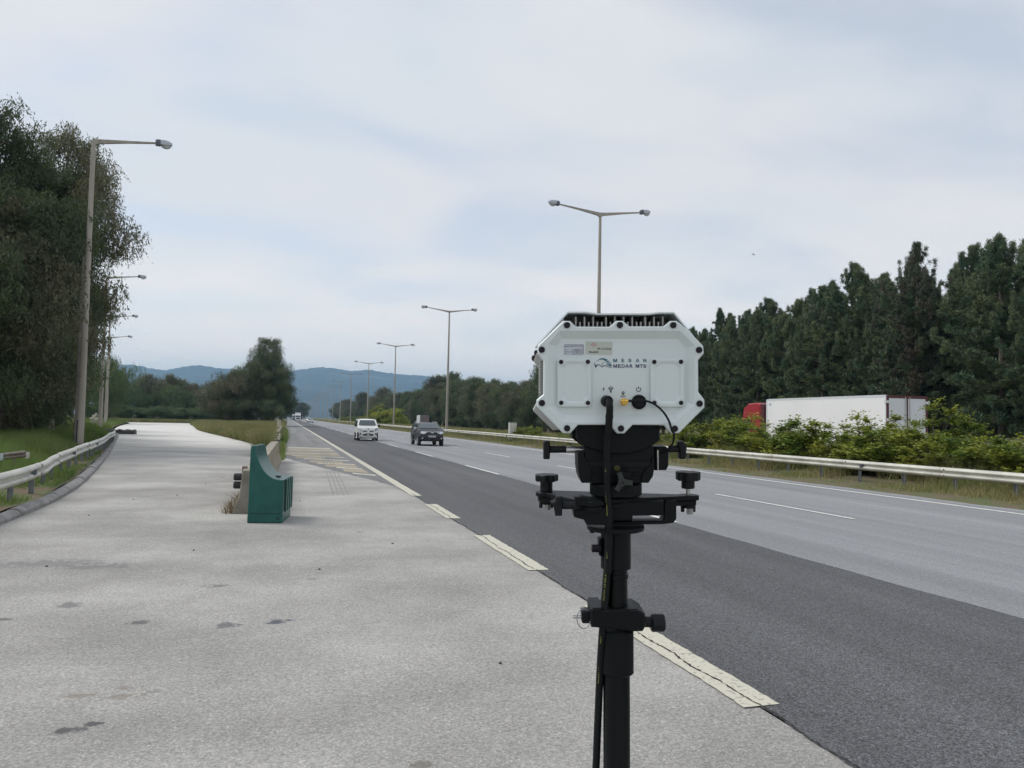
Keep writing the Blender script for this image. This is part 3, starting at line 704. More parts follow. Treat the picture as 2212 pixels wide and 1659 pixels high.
# --- tall eucalyptus stand on the left, behind the guard rail
G_L = 'eucalyptus stand behind the left guard rail'
LT = [
 (EA, -14.9, 43.0, 0, 1.02, .955, 'tall dark eucalyptus at the left picture edge with the highest top', None),
 (EB, -12.4, 47.5, 1.1, .98, .985, 'tall eucalyptus with a brownish top just left of the nearest lamp arm', 'euc_brown'),
 (EF, -13.2, 43.4, -.95, 1.0, .81, 'eucalyptus whose hanging sprays drape over the nearest lamp pole', None),
 (EB, -13.9, 44.5, 3.9, 1.0, .90, 'olive green eucalyptus between the highest tree and the brownish top', None),
 (EF, -15.0, 47.0, .2, .98, 1.02, 'eucalyptus with airy outer sprays, farthest to the right in the left stand', None),
 (EB, -14.7, 53.5, 5.2, .72, .66, 'brown leaved eucalyptus right behind the second lamp pole', 'euc_brown'),
 (EA, -19.5, 38.5, 4.4, 1.0, .95, 'eucalyptus partly outside the left edge beside the highest top', None),
 (EN, -12.8, 40.5, .4, 1.1, .95, 'low dense eucalyptus filling the foot of the stand near the first lamp pole', 'euc_brown'),
 (EN, -15.0, 37.0, 2.0, 1.1, .90, 'low dark eucalyptus at the foot of the stand near the left edge', None),
 (EN, -17.6, 36.0, 3.3, 1.1, .9, 'bushy eucalyptus at the left edge beside the long grass', None),
 (EC, -17.3, 61.0, 5.0, 1.1, .90, 'dusky eucalyptus between the first and second lamp poles', 'euc_brown'),
 (ED, -20.4, 76.0, 1.7, 1.2, 1.05, 'eucalyptus with a ragged top close behind the second lamp pole', None),
 (EC, -23.6, 90.0, 2.9, 1.2, .95, 'small round topped eucalyptus behind the third lamp pole', None),
]
for me, x, y, rz, sx_, sz_, lab, cm in LT: plant('eucalyptus_tree', me, (x, y, .3), rz, (sx_, sz_), lab, 'tree', G_L, cm=cm)
G_U = 'leafy undergrowth below the left eucalyptus stand'
for i, (x, y, s) in enumerate([(-20.5, 41, 1.3), (-18.3, 39.5, 1.15), (-16.2, 40, 1.2), (-13.4, 38.5, .95), (-13.8, 43, 1.2), (-12.7, 45, 1.1), (-14.6, 50, 1.3), (-16.2, 57, 1.35), (-17.8, 65, 1.4), (-20, 73, 1.5), (-13.9, 50.5, 1.0), (-19.6, 36.0, 1.1), (-17.9, 34.6, 1.0), (-16.3, 35.0, 1.0), (-14.6, 36.2, .95), (-13.2, 37.0, .85), (-21.5, 36.5, 1.2), (-15.6, 46, 1.2), (-18.5, 53, 1.4)]):
    plant('shrub', ES, (x, y, .28), i*1.7, s, 'low leafy shrub filling the shade below the left eucalyptus stand', 'shrub', G_U, cm='euc_brown' if i % 3 == 1 else None)
G_B = 'broadleaf trees past the left lamps'
for me, x, y, rz, s, lab in [(GA, -30.4, 151, .3, (1.15, 1.42), 'bright green broadleaf tree right of the farthest left lamp pole'), (GA, -35.2, 158, 2.2, (1.4, 1.5), 'green broadleaf tree just behind the two farthest left lamp poles'), (GA, -33.0, 138, 4.2, (1.2, 1.15), 'dull green broadleaf tree at the back left of the slip road bend')]:
    plant('broadleaf_tree', me, (x, y, .3), rz, s, lab, 'tree', G_B)
# --- row across the end of the slip road
G_R = 'tree row across the end of the slip road'
row = [(-40, 212, GA, 1.2, 'green_tree'), (-36, 224, EC, 1.05, 'euc_brown'), (-33.5, 216, GA, .85, 'green_tree'), (-30.5, 222, ED, 1.05, 'euc_brown'), (-28.3, 214, GA, 1.15, 'green_tree'), (-27.0, 224, EC, .95, 'euc_brown'),
       (-24.6, 228, EC, .88, 'euc_brown'), (-24.4, 214, GA, .95, 'green_tree'), (-21.4, 222, GA, .75, 'green_tree'), (-19.2, 216, GA, 1.0, 'green_tree'), (-17, 224, GA, .98, 'green_tree'), (-14.6, 216, GA, .85, 'green_tree'), (-11.5, 222, GA, .8, 'green_tree'), (-44, 220, EC, 1.1, 'euc_brown'), (-26.3, 210, GA, .6, 'green_tree'), (-37.6, 208, GA, .8, 'green_tree')]
ORD = ['leftmost', 'second from the left', 'third from the left', 'fourth from the left', 'fifth from the left', 'sixth from the left', 'seventh from the left', 'eighth from the left', 'ninth from the left', 'tenth from the left', 'rightmost']
rank = {}
for cm_ in ('euc_brown', 'green_tree'):
    for q, it in enumerate(sorted([t_ for t_ in row if t_[4] == cm_], key=lambda t_: t_[0]/t_[1])): rank[it] = q
for i, it in enumerate(row):
    x, y, me, s, cm = it; nn = 4 if cm == 'euc_brown' else 10; od = 'rightmost' if rank[it] == nn else ORD[rank[it]]
    lab = ('greyish brown eucalyptus in the row across the slip road end, ' if cm == 'euc_brown' else 'green broadleaf tree in the row across the slip road end, ') + od
    plant('row_tree', me, (x, y, .2), i*2.1, s, lab, 'tree', G_R + (' (brown)' if cm == 'euc_brown' else ' (green)'), cm=cm)
for i in range(17):
    plant('shrub', ES, (-45 + i*2.15 + .5*sin(i*3), 203 + 4*cos(i*2.3), .15), i*1.1, (1.25, .62 + .12*sin(i*1.9)), 'low green shrub under the tree row across the slip road end', 'shrub', 'shrubs under the tree row', cm='green_tree')
# --- clump on the wedge
G_W = 'eucalyptus clump on the grass wedge'
for me, x, y, rz, sx_, sz_, lab, cm in [
 (EA, -3.6, 160, .7, 1.05, .98, 'tallest eucalyptus of the clump between slip road and motorway', None), (EB, -2.6, 156, 2.3, .85, .80, 'eucalyptus on the motorway side of the wedge clump', None),
 (EC, -6.9, 158, 1.2, 1.15, 1.05, 'dark eucalyptus joining the round and the tall crown of the wedge clump', None), (EC, -9.8, 156, 3.1, 1.25, .86, 'round topped golden green eucalyptus at the left of the wedge clump', 'euc_brown'),
 (EC, -12.3, 158, 4.6, 1.1, .72, 'low eucalyptus at the left foot of the wedge clump', 'euc_brown'), (ED, -1.2, 163, 5.5, .9, .75, 'leaning eucalyptus nearest the shoulder in the wedge clump', None)]:
    plant('eucalyptus_tree', me, (x, y, .2), rz, (sx_, sz_), lab, 'tree', G_W, cm=cm)
for i, (x, y) in enumerate([(-11, 153), (-8.3, 152), (-5.4, 153), (-3.2, 151)]):
    plant('shrub', ES, (x, y, .2), i*1.9, (1.2, .9), 'low shrub at the foot of the wedge eucalyptus clump', 'shrub', 'shrubs at the foot of the wedge clump', cm='euc_brown' if i == 0 else None)
# two far cypresses beside the motorway
for i, (x, y, s) in enumerate([(3.9, 560, 1.15), (9.9, 575, 1.0)]):
    plant('cypress_tree', PB, (x - 5, y, 0), i, (.75*s, 1.1*s), 'taller dark cypress far along the left side of the motorway' if i == 0 else 'shorter dark cypress far along the left side of the motorway', 'tree', 'far cypresses')
for i in range(12):
    plant('far_tree', [EC, ED][i % 2], (-16 + i*2.6 + (i % 3)*.8, 600 + (i*37 % 60), -.2), i*1.3, 1.15, 'grey green tree far away at the end of the motorway', 'tree', 'trees at the end of the motorway', cm='euc_brown' if i % 3 else None)

# --- pines beyond the opposite carriageway (right)
G_P = 'dark pines beyond the opposite carriageway'
PT = []
yy = 26.0; i = 0; rp = random.Random(5)
while yy < 112:
    for rowk in range(3):
        x = 46.5 + rowk*4.2 + rp.uniform(-1.1, 1.1); y = yy + rp.uniform(-1.2, 1.2) + rowk*1.4
        top = np.interp(y/x*1.0, [.55, .75, .885, 1.15, 1.4, 1.7, 2.4], [12.6, 13.2, 14.2, 16.0, 14.6, 13.4, 13.8])
        h = top*rp.uniform(.74, 1.10) + (.8 if rowk == 2 else 0)
        PT.append((x, y, h, rp.choice([PA, PB, PA, PB, PC]) if rowk != 1 else rp.choice([PA, PB]), rp.uniform(0, 6.28)))
    yy += 2.9
for x, y, h, me, a in PT:
    s = h/16
    plant('pine_tree', me, (x, y, .3), a, (s*rp.uniform(.85, 1.3), s), 'dark green pine in the close rows beyond the parked trailer' , 'tree', G_P)
plant('pine_tree', PC, (44.6, 46.0, .3), 1.0, (.85, .94), 'thin pine with browning needles standing out of the dark pine rows', 'tree', None, cm='pine_brown')
# --- eucalyptus and pines further along the right side
G_F = 'grey brown eucalyptus along the far right roadside'
k = 0; y = 112.0
while y < 640:
    x = 46 + rp.uniform(-2, 3) - min(8, (y-112)*.02); me = rp.choice([EC, ED]); s = rp.uniform(.72, 1.2)*(1.0 + .16*sin(y*.06+1))*(.93 if y < 200 else 1.0)
    plant('eucalyptus_tree', me, (x, y, .1), rp.uniform(0, 6.28), (s*1.12, s), 'grey brown eucalyptus in the belt along the far right roadside', 'tree', G_F, cm='euc_brown' if rp.random() < .55 else None)
    if y < 330: plant('eucalyptus_tree', rp.choice([EC, ED]), (x+5.5, y+2, .1), rp.uniform(0, 6.28), (s*1.2, s*1.08), 'grey brown eucalyptus in the belt along the far right roadside', 'tree', G_F, cm='euc_brown' if rp.random() < .4 else None)
    y += rp.uniform(3.8, 5.6) if y < 260 else rp.uniform(7, 10); k += 1
for i in range(52):
    plant('shrub', ES, (43.6 + 1.4*sin(i*2.1), 108 + i*4.6, .05), i*1.3, (1.25, .75 + .2*sin(i*1.7)), 'low shrub at the foot of the tree belt along the far right roadside', 'shrub', 'shrubs at the foot of the far right tree belt', cm='euc_brown' if i % 3 == 0 else None)
# pale trunked pair near the road, yellow green bushes further on
for i, (x, y) in enumerate([(43.2, 113), (43.8, 118), (43.0, 124)]):
    plant('eucalyptus_tree', ED, (x, y, .1), i*2.0, (1.0, 1.12), 'eucalyptus with bare pale trunk at the end of the dark pines', 'tree', 'pale trunked eucalyptus')
G_Y = 'rounded yellow green bushes in the far median'
for i, (x, y, s) in enumerate([(24.0, 186, 2.1), (24.4, 194, 2.5), (24.0, 203, 2.3), (24.3, 212, 1.9), (23.9, 168, 1.2), (24, 226, 1.6), (23.8, 245, 1.3), (23.8, 268, 1.3), (23.6, 300, 1.2), (23.8, 330, 1.3)]):
    plant('bush', [BA, BB, BC][i % 3], (x, y, .0), i*1.4, (s, s*.92), 'rounded yellow green bush in the median far behind the white van', 'bush', G_Y)
# --- oleander-like bushes behind the right guard rail
G_S = 'bushes in the median behind the right guard rail'
BS = [(BA, 22.9, 37.4, .2, 1.1, 1.08, 'dense green bush at the left end of the row, beside the white instrument'), (BC, 22.6, 34.2, 1.0, 1.1, .92, 'bush with orange tinged side in front of the red lorry cab'),
      (BB, 22.3, 31.3, 2.0, 1.15, .92, 'bush overlapping the front end of the white trailer'), (BA, 22.4, 28.6, 3.1, 1.18, 1.04, 'tallest round bush in front of the white trailer side'),
      (BC, 22.6, 26.1, 4.0, 1.1, .92, 'open bush in front of the trailer rear corner'), (BC, 22.9, 22.9, 5.0, .98, 1.08, 'bush with a tall ragged top before the trailer doors'),
      (BB, 22.2, 24.4, .9, 1.15, .78, 'low yellow green bush below the trailer doors'), (BA, 22.1, 21.4, 1.8, 1.15, .84, 'wide yellow green bush right of the trailer'),
      (BB, 22.0, 19.2, 2.6, 1.1, .84, 'bush right of the trailer, second from the right edge'), (BC, 22.4, 17.0, 3.4, 1.1, .95, 'bright bush at the right picture edge'), (BA, 21.6, 14.6, 4.5, 1.1, .9, 'bush leaning in from the right picture edge')]
for me, x, y, rz, sx_, sz_, lab in BS: plant('bush', me, (x, y, .02), rz, (sx_*1.08, sz_*1.0), lab, 'bush', G_S, 'stems')
G_M = 'small weedy bushes along the median'
for i, (x, y, s) in enumerate([(21.2, 67.0, .9), (20.6, 62.2, .62), (21.6, 58.3, .62), (21.0, 53.6, .60), (21.5, 49.8, .7), (21.8, 45.8, .75), (22.2, 41.8, .85), (22, 74, .55), (22.3, 84, .5)]):
    plant('bush', [BB, BC][i % 2], (x, y, .02), i, (s, s*.8), 'small weedy bush between the marker block and the dense bushes' if i else 'olive bush half hiding the white marker block', 'bush', None if i == 0 else G_M, 'stems')
plant('bush', BC, (-22.9, 107, .35), 2.0, (.34, .55), 'white flowering bush at the foot of the farthest left lamp pole', 'bush', None, 'stems', cm='flower')

# --- grass
def blades(name, X, Y, Z, h, m, wd, lean=.35):
    n = len(X); a = rng.uniform(0, 2*pi, n); w2 = wd*.5
    B = np.stack([np.cos(a)*w2, np.sin(a)*w2, np.zeros(n)], 1); P = np.stack([X, Y, Z], 1)
    T = P + np.stack([rng.normal(0, lean, n)*h, rng.normal(0, lean, n)*h, h], 1)
    V = np.stack([P-B, P+B, T], 1); me = bpy.data.meshes.new(name)
    me.vertices.add(n*3); me.vertices.foreach_set('co', V.reshape(-1).astype(np.float32)); me.loops.add(n*3); me.loops.foreach_set('vertex_index', np.arange(n*3, dtype=np.int32))
    me.polygons.add(n); me.polygons.foreach_set('loop_start', np.arange(0, n*3, 3, dtype=np.int32)); me.polygons.foreach_set('loop_total', np.full(n, 3, dtype=np.int32))
    me.materials.append(M[m]); me.update(calc_edges=True); o = link(name, me); o['kind'] = 'stuff'; return o
def patchy(X, Y, s=.5): return np.array([mno.noise(Vector((x*s, y*s, 1.3))) for x, y in zip(X, Y)])
# left verge: long grass, thinner close to the kerb
n = 300000; Y = 7 + 73*rng.random(n)**1.25; d = .32 + 13*rng.random(n)**1.4; X = xk(Y) - d
pn = patchy(X, Y); keep = (pn + .35 > rng.random(n)*.8) & ((d > .8) | (rng.random(n) < .35)); X, Y, d, pn = X[keep], Y[keep], d[keep], pn[keep]
h = np.clip(.10 + .58*np.clip((d-.5)/2.2, 0, 1) + .20*pn, .05, .85)*rng.uniform(.6, 1.3, len(X))
tag(blades('verge_grass', X, Y, zleft(d)-.02, h, 'grass', .010+.0007*Y), 'long green grass behind the left guard rail', 'grass')
n = 16000; Y = 78 + 100*rng.random(n); d = .4 + 14*rng.random(n); X = xk(Y) - d
blades('verge_grass', X, Y, zleft(d)-.02, rng.uniform(.3, .8, n), 'grass', .09)
n = 26000; X = -60 + 60*rng.random(n); Y = FAR_Y + 1 + 40*rng.random(n)**1.6
blades('far_meadow_grass', X, Y, np.full(n, .12), rng.uniform(.3, .9, n), 'grass_dry', .12)
# wedge: meadow grass
n = 420000; Y = 37 + 125*rng.random(n)**1.5; f = rng.random(n); X = xi(Y)*(1-f) - .15*f
keep = (rng.random(n) < np.clip((-.15-xi(Y))/6.0, .10, 1)*np.clip(60/Y, .2, 1)) & ((X < -.93) | (Y > 92) | ((X > -.34) & (Y > 58) & (rng.random(n) < .25))); Y, f, X = Y[keep], f[keep], X[keep]; n = len(Y)
pn = patchy(X, Y, .35); h = np.clip(.72 + .5*pn, .3, 1.25)*rng.uniform(.4, 1.3, n)*np.clip(np.minimum(f, 1-f)*9+.4, .4, 1)
blades('wedge_grass', X, Y, np.full(n, .08), h, 'grass_dry', .012+.0009*Y)
n = 700; Y = 38 + 60*rng.random(n); f = .1+.8*rng.random(n); X = xi(Y)*(1-f) - .15*f
blades('meadow_flowers', X, Y, np.full(n, .75), np.full(n, .06), 'flower', .06, .8)
# weeds at the barrier foot
n = 1500; Y = 34 + 22*rng.random(n); X = -.16 + rng.normal(0, .07, n); blades('barrier_weeds', X, Y, np.zeros(n), rng.uniform(.1, .3, n), 'grass', .03)
n = 3500; Y = 55 + 40*rng.random(n); X = -.16 + rng.normal(0, .10, n); blades('barrier_weeds', X, Y, np.zeros(n), rng.uniform(.2, .75, n), 'grass', .03)
n = 260; Y = 15.5 + 3.2*rng.random(n)**1.5; X = -.93 - np.abs(rng.normal(0, .10, n)); blades('barrier_weeds', X, Y, np.zeros(n), rng.uniform(.04, .24, n), 'weed_dry', .012, .6)
# median
n = 190000; Y = 8 + 150*rng.random(n)**1.7; X = 17.05 + 8.5*rng.random(n)
pn = patchy(X, Y, .55); keep = (pn + .42 > rng.random(n)*.85) & ((X > 17.8) | (rng.random(n) < .4)); X, Y, pn = X[keep], Y[keep], pn[keep]
h = np.clip(.07 + .17*np.clip((X-17.3)/1.7, 0, 1) + .30*np.clip((X-19.2)/1.2, 0, 1) + .14*pn, .03, .75)*rng.uniform(.5, 1.35, len(X))
tag(blades('median_grass', X, Y, zmed(X)-.02, h*np.where(X > 20, 1.35, 1), 'grass_dry', .011+.0008*Y), 'dry meadow grass under the right guard rail', 'grass')
n = 9000; Y = 158 + 400*rng.random(n); X = 17.4 + 6*rng.random(n); blades('median_grass', X, Y, zmed(X)-.02, rng.uniform(.4, 1.1, n), 'grass_dry', .16)
n = 900; Y = 12 + 70*rng.random(n); X = 19.6 + 3*rng.random(n); blades('meadow_flowers', X, Y, .35+.35*rng.random(n), np.full(n, .07), 'flower', .07, .9)
# ================================================================== STREET FURNITURE
# --- lamps
def lum(parent, base, az, rise):
    """luminaire: alloy housing with dark gear cover at the arm and a clear bowl below; local +x points outward"""
    R_ = Matrix.Translation(base) @ Matrix.Rotation(az, 4, 'Z') @ Matrix.Rotation(-rise, 4, 'Y')
    h = MB()
    def ring(x, w, zb, zt): return [(x, -w, zb), (x, w, zb), (x, w*1.02, (zb+zt)/2), (x, w*.72, zt), (x, -w*.72, zt), (x, -w*1.02, (zb+zt)/2)]
    h.loft([ring(.22, .15, -.07, .16), ring(.40, .165, -.08, .165), ring(.62, .15, -.07, .125), ring(.76, .07, -.045, .035)]); h.xf(R_)
    ho = h.build('lamp_housing', M['alu'], parent, smooth=True)
    g_ = MB(); g_.loft([ring(-.02, .10, -.09, .12), ring(.03, .145, -.105, .17), ring(.22, .155, -.105, .175)]); g_.xf(R_); g_.build('gear_cover', M['alu_dark'], parent)
    b = MB(); lp = []
    for a in range(5):
        t = a/4*pi/2; lp.append([(.47+.25*cos(t)*cos(q*pi/6), .125*cos(t)*sin(q*pi/6), -.066-.20*sin(t)*.95) for q in range(12)])
    b.loft(lp); b.xf(R_); b.build('lamp_bowl', M['bowl'], parent, smooth=True)
def arm(parent, top, az, rise, L):
    R_ = Matrix.Translation(top) @ Matrix.Rotation(az, 4, 'Z') @ Matrix.Rotation(-rise, 4, 'Y')
    a = MB(); sec = lambda x, w, zb, zt: [(x, -w, zb), (x, w, zb), (x, w, zt), (x, -w, zt)]
    a.loft([sec(.0, .085, -.20, .10), sec(.25, .075, -.115, .085), sec(L*.55, .055, -.05, .065), sec(L, .04, -.03, .045)]); a.xf(R_)
    a.build('lamp_arm', M['pole'], parent); return R_ @ Vector((L, 0, .01))
def mast(parent, H, r0, r1, streak=False):
    p = MB(); n = 12; p.cyl((0, 0, -.8), (0, 0, H), r0, r1, n); p.cyl((0, 0, H), (0, 0, H+.09), r1*1.1, r1*1.0, n)
    for a in range(3): p.cyl((r1*.7*cos(a*2.1), r1*.7*sin(a*2.1), H+.09), (r1*.7*cos(a*2.1), r1*.7*sin(a*2.1), H+.16), .012, n=5)
    po = p.build('lamp_pole', M['pole'], parent, smooth=True)
    if streak:
        s = MB(); s.box(-r0*.96, -r0*.55, -r0-.035, -r0*.55, .0, H*.62); s.build('cable_duct', M['pole_dark'], parent)
        d = MB(); d.box(-r0-.025, -r0*.3, -r0*.9, r0*.1, .05, 1.25); d.build('access_flap', M['trim'], parent)
# single arm lamps on the slip road: the arm points square to the row, over the road
LL = [(-9.44, 41.08, 'nearest single arm lamp, its pole half hidden by the tall eucalyptus'), (-17.26, 82.58, 'second single arm lamp along the left slip road'),
      (-23.72, 116.5, 'third single arm lamp along the left slip road'), (-30.0, 148.2, 'farthest single arm lamp at the slip road bend')]
for i, (x, y, lab) in enumerate(LL):
    if i in (0, 1):
        L = empty('street_lamp', (x, y, .25), 0, lab, 'street lamp', 'single arm lamps along the slip road')
        mast(L, 14.75, .20, .10, i == 0); e = arm(L, Vector((0, 0, 14.78)), Rd(8), Rd(7.5), 2.75); lum(L, e, Rd(8), Rd(3)); proto_l = L
    else:
        c = copy_tree(proto_l); c.location = (x, y, .25); c['label'] = lab
LMY = [48.0, 98.5, 150.1, 201.2, 255.8, 307.0]
LM = empty('street_lamp', (20, 48, .1), 0, 'nearest double arm lamp, rising right behind the white instrument', 'street lamp', 'double arm lamps along the median')
mast(LM, 15.85, .19, .09)
for az_, ri in ((pi, Rd(7.5)), (0, Rd(7.5))):
    e = arm(LM, Vector((0, 0, 15.95)), az_ + Rd(0), ri, 3.0); lum(LM, e, az_, ri)
_lab = ['double arm lamp standing to the right of the dark SUV', 'double arm lamp between the white van and the dark SUV', 'double arm lamp just behind the white van', 'fifth double arm lamp along the median', 'sixth double arm lamp along the median', 'seventh double arm lamp along the median', 'eighth double arm lamp along the median']
for k in range(1, 20):
    c = copy_tree(LM); y = LMY[k] if k < 6 else 307 + 51*(k-5); c.location = (20, y, .1)
    c['label'] = _lab[k-1] if k-1 < len(_lab) else 'tiny double arm lamp in the vanishing row far down the median'

# --- W beam guard rails
WP = [(0, -.155), (.022, -.150), (.062, -.118), (.083, -.090), (.083, -.066), (.060, -.040), (.012, -.018), (.005, 0), (.012, .018), (.060, .040), (.083, .066), (.083, .090), (.062, .118), (.022, .150), (0, .155)]
def beam(path, name, parent, zc=.60, m='zinc', lap=True):
    """path: list of (x, y, nx, ny) with normal towards the traffic; sheet of 4 mm"""
    mb = MB(); lp = []
    sec = WP + [(a-.006, b) for a, b in WP[::-1]]
    for (x, y, nx, ny) in path: lp.append([(x + nx*a, y + ny*a, zc + b) for a, b in sec])
    mb.loft(lp); return mb.build(name, M[m], parent, smooth=True)
def lap(x, y, nx, ny, tx, ty, zc, parent):
    mb = MB(); lp = []
    for q in (-.006, .006): lp.append([(x + tx*q + nx*(a+.0045), y + ty*q + ny*(a+.0045), zc + b*1.012) for a, b in WP])
    mb.loft(lp, closed=False, cap=False); return mb.build('lap_joint', M['crack'], parent)
def post_mesh(h):
    p = MB(); p.box(-.05, .05, -.003, .003, -.5, h); p.box(-.05, -.044, -.0035, .05, -.5, h); p.box(.044, .05, -.0035, .05, -.5, h); return p.mesh('post', M['zinc_post'])
bolt_m = MB().cyl((0, 0, 0), (0, 0, .022), .022, n=6).mesh('bolt', M['rust'])
lap_cache = {}
# right: straight along the median
gr = empty('guard_rail', (18.92, 6, 0), 0, 'long straight guard rail along the median behind the inner lane', 'guard rail')
pm = post_mesh(.72)
def rpath(y0, y1, off): return [(0.0 - off, y - 6, -1, 0) for y in np.linspace(y0, y1, 3)]
pb = beam(rpath(0+6, 4.23+6, 0.0), 'rail_beam', None); pb.parent = gr
bm_me = pb.data
y = 6.0; k = 0
while y < 392:
    if k > 0: b = link('rail_beam', bm_me, gr, (-.004*(k % 2), y-6, 0))
    y += 4.2; k += 1
for k in range(194):
    yy = 6.35 + 1.97*k; p = link('post', pm, gr, (.06, yy-6, 0), (0, 0, Rd(90)))
    p.rotation_euler[1] = Rd(rp.uniform(-1.2, 1.2))
for k in range(26):
    y = 10.2 + 4.2*(k//2)
    for zz in ((.70, .52)[k % 2],):
        b = link('bolt', bolt_m, gr, (-.083, y-6-.13, zz)); b.rotation_euler = (0, Rd(-90), 0)
for k in range(16):
    lap(0, 4.2*(k+1)+.02, -1, 0, 0, 1, .60, gr)
far_b = MB()
for k in range(100):
    y = 393 + 11*k
    if k == 0: far_b.box(-.08, 0, 387, 1400, .45, .755)
    far_b.box(.02, .12, y-6, y-5.9, -.1, .7)
o = far_b.build('far_rail', M['zinc'], gr); o['kind'] = 'stuff'
rf = MB(); rf.prism([(0, -.055), (.075, -.04), (.075, .045), (0, .055)], 'z', .55, .66)
r0 = rf.mesh('reflector', M['alu_dark'])
for yy in (21.9, 46.0, 66, 86): link('reflector', r0, gr, (-.055, yy-6, 0), (0, 0, Rd(180)))
# left: follows the kerb curve
gl = empty('guard_rail', (-4.9, 15, .1), 0, 'curved guard rail on the left, bending away along the slip road kerb', 'guard rail')
_rl = spline([(-4.80, 2, 0), (-4.80, 10, 0), (-4.84, 15.7, 0), (-5.2, 19.5, 0), (-5.72, 22.4, 0), (-6.75, 30, 0), (-8.05, 39.2, 0), (-9.35, 47, 0), (-10.35, 53.5, 0), (-12.2, 62.0, 0)], 24)
cum = [0]
for a, b in zip(_rl[:-1], _rl[1:]): cum.append(cum[-1] + (b-a).length)
RX = np.array([p.x for p in _rl]); RY = np.array([p.y for p in _rl]); cum = np.array(cum)
def rl(s):
    x = np.interp(s, cum, RX); y = np.interp(s, cum, RY); x2 = np.interp(s+.15, cum, RX); y2 = np.interp(s+.15, cum, RY); x1 = np.interp(s-.15, cum, RX); y1 = np.interp(s-.15, cum, RY)
    t = Vector((x2-x1, y2-y1)).normalized(); return float(x), float(y), float(t.y), float(-t.x)
s = .2; k = 0
while s < cum[-1] - 4.3:
    P = []
    for q in np.linspace(s, s+4.22, 9):
        x, y, nx, ny = rl(q); lift = .006*(k % 2) + .012*sin(k*1.9)
        P.append((x + 4.9 + nx*lift, y - 15, nx, ny))
    beam(P, 'rail_beam', gl, zc=.50 + .012*sin(k*1.3)); _q = P[0]; lap(_q[0]+_q[2]*.006, _q[1]+_q[3]*.006, _q[2], _q[3], -_q[3], _q[2], .50 + .012*sin(k*1.3), gl); s += 4.18; k += 1
s = .9
pm2 = post_mesh(.55)
while s < cum[-1] - 1:
    x, y, nx, ny = rl(s); p = link('post', pm2, gl, (x + 4.9 - nx*.06, y - 15 - ny*.06, 0)); p.rotation_euler = (Rd(rp.uniform(-2, 2)), 0, math.atan2(ny, nx)+Rd(180)); s += 1.97
s = 4.4
while s < 40:
    for dz in (.60, .42):
        x, y, nx, ny = rl(s-.1); b = link('bolt', bolt_m, gl, (x+4.9+nx*.082, y-15+ny*.082, dz)); b.rotation_euler = (0, Rd(90), math.atan2(ny, nx))
    s += 4.18
for s in (16.1, 24.6, 33):
    x, y, nx, ny = rl(s); q = link('reflector', r0, gl, (x+4.9+nx*.03, y-15+ny*.03, -.10), (0, 0, math.atan2(ny, nx)))
# bit of an older rail leaning in the grass behind
br = empty('broken_rail', (-7.12, 22.6, .36), 0, 'bent rusty stub of an old rail with a pale reflector panel in the grass', 'broken rail')
p0 = [(-.75, -1.55, .8, -.6), (.1, .1, .8, -.6), (.75, 1.35, .8, -.6)]
o = beam([(a, b, c, d) for a, b, c, d in p0], 'rail_beam', br, zc=.52, m='rust'); o.rotation_euler = (Rd(3), Rd(-2), 0)
mb = MB(); mb.box(-.035, .035, -.035, .035, -.4, .62); mb.xf(Matrix.Translation((-.45, -1.0, 0))); mb.build('post', M['rust'], br)
mb = MB(); mb.box(-.035, .035, -.035, .035, -.4, .58); mb.xf(Matrix.Translation((.5, .85, 0))); mb.build('post', M['rust'], br)
mb = MB(); mb.prism_y([(-.29, -.15), (.29, -.15), (.29, .15), (-.29, .15)], -.012, .012, .004); mb.xf(Matrix.Translation((.12, -.05, .53)) @ Matrix.Rotation(Rd(62), 4, 'Z')); mb.build('reflector_panel', mat('pale_reflector', (.42, .56, .56), .3, scale=5, col2=(.56, .64, .64)), br)
mb = MB(); mb.prism_y([(-.10, -.15), (.10, -.15), (.13, .14), (-.10, .16)], -.02, .02, .004); mb.xf(Matrix.Translation((.80, 1.38, .55)) @ Matrix.Rotation(Rd(62), 4, 'Z')); mb.build('rail_end', M['zinc'], br)

br.scale = (.62, .62, .58)
# --- concrete safety barriers
BP = [(-.29, 0), (.29, 0), (.29, .075), (.185, .33), (.135, .82), (-.135, .82), (-.185, .33), (-.29, .075)]
jm = mat('stained_barrier_concrete', (.22, .20, .16), .9, scale=2.2, col2=(.36, .335, .28), bump=.4, bscale=26)
ochre_b = mat('faded_ochre_band', (.46, .36, .17), .85, scale=5, col2=(.28, .245, .18))
def barrier(x0, y0, x1, y1, lab, band=True, h=1.0, cap=None):
    L = math.hypot(x1-x0, y1-y0); e = empty('concrete_barrier', (x0, y0, 0), -math.atan2(x1-x0, y1-y0), lab, 'concrete barrier', 'concrete barriers between slip road and shoulder')
    P = [(a, b*h) for a, b in BP]; mb = MB(); mb.prism_y(P, .012, L-.012, .014)
    # lifting slots at the foot
    mb.build('body', jm, e)
    if band:
        for c in np.arange(.7, L-.4, 1.9):
            for s_ in (1, -1):
                b = MB(); w = .55; pts = [(.293, .08), (.188, .33), (.138, .815)]
                V = [(s_*(a+.002), c + d + (q*.25), z*h) for q, (a, z) in enumerate(pts) for d in (-w/2, w/2)]
                b.add(V, [(0, 1, 3, 2), (2, 3, 5, 4)]); b.build('ochre_band', ochre_b, e)
    if cap:
        c = MB(); c.prism_y([(a*1.02, b*1.02) for a, b in P], -.03, .008); c.build('end_plate', cap, e)
    return e
B1 = barrier(-.63, 15.5, -.57, 21.4, 'nearest concrete barrier, its end hidden behind the green plastic terminal')
barrier(-.57, 21.45, -.51, 27.4, 'second concrete barrier behind the green plastic terminal')
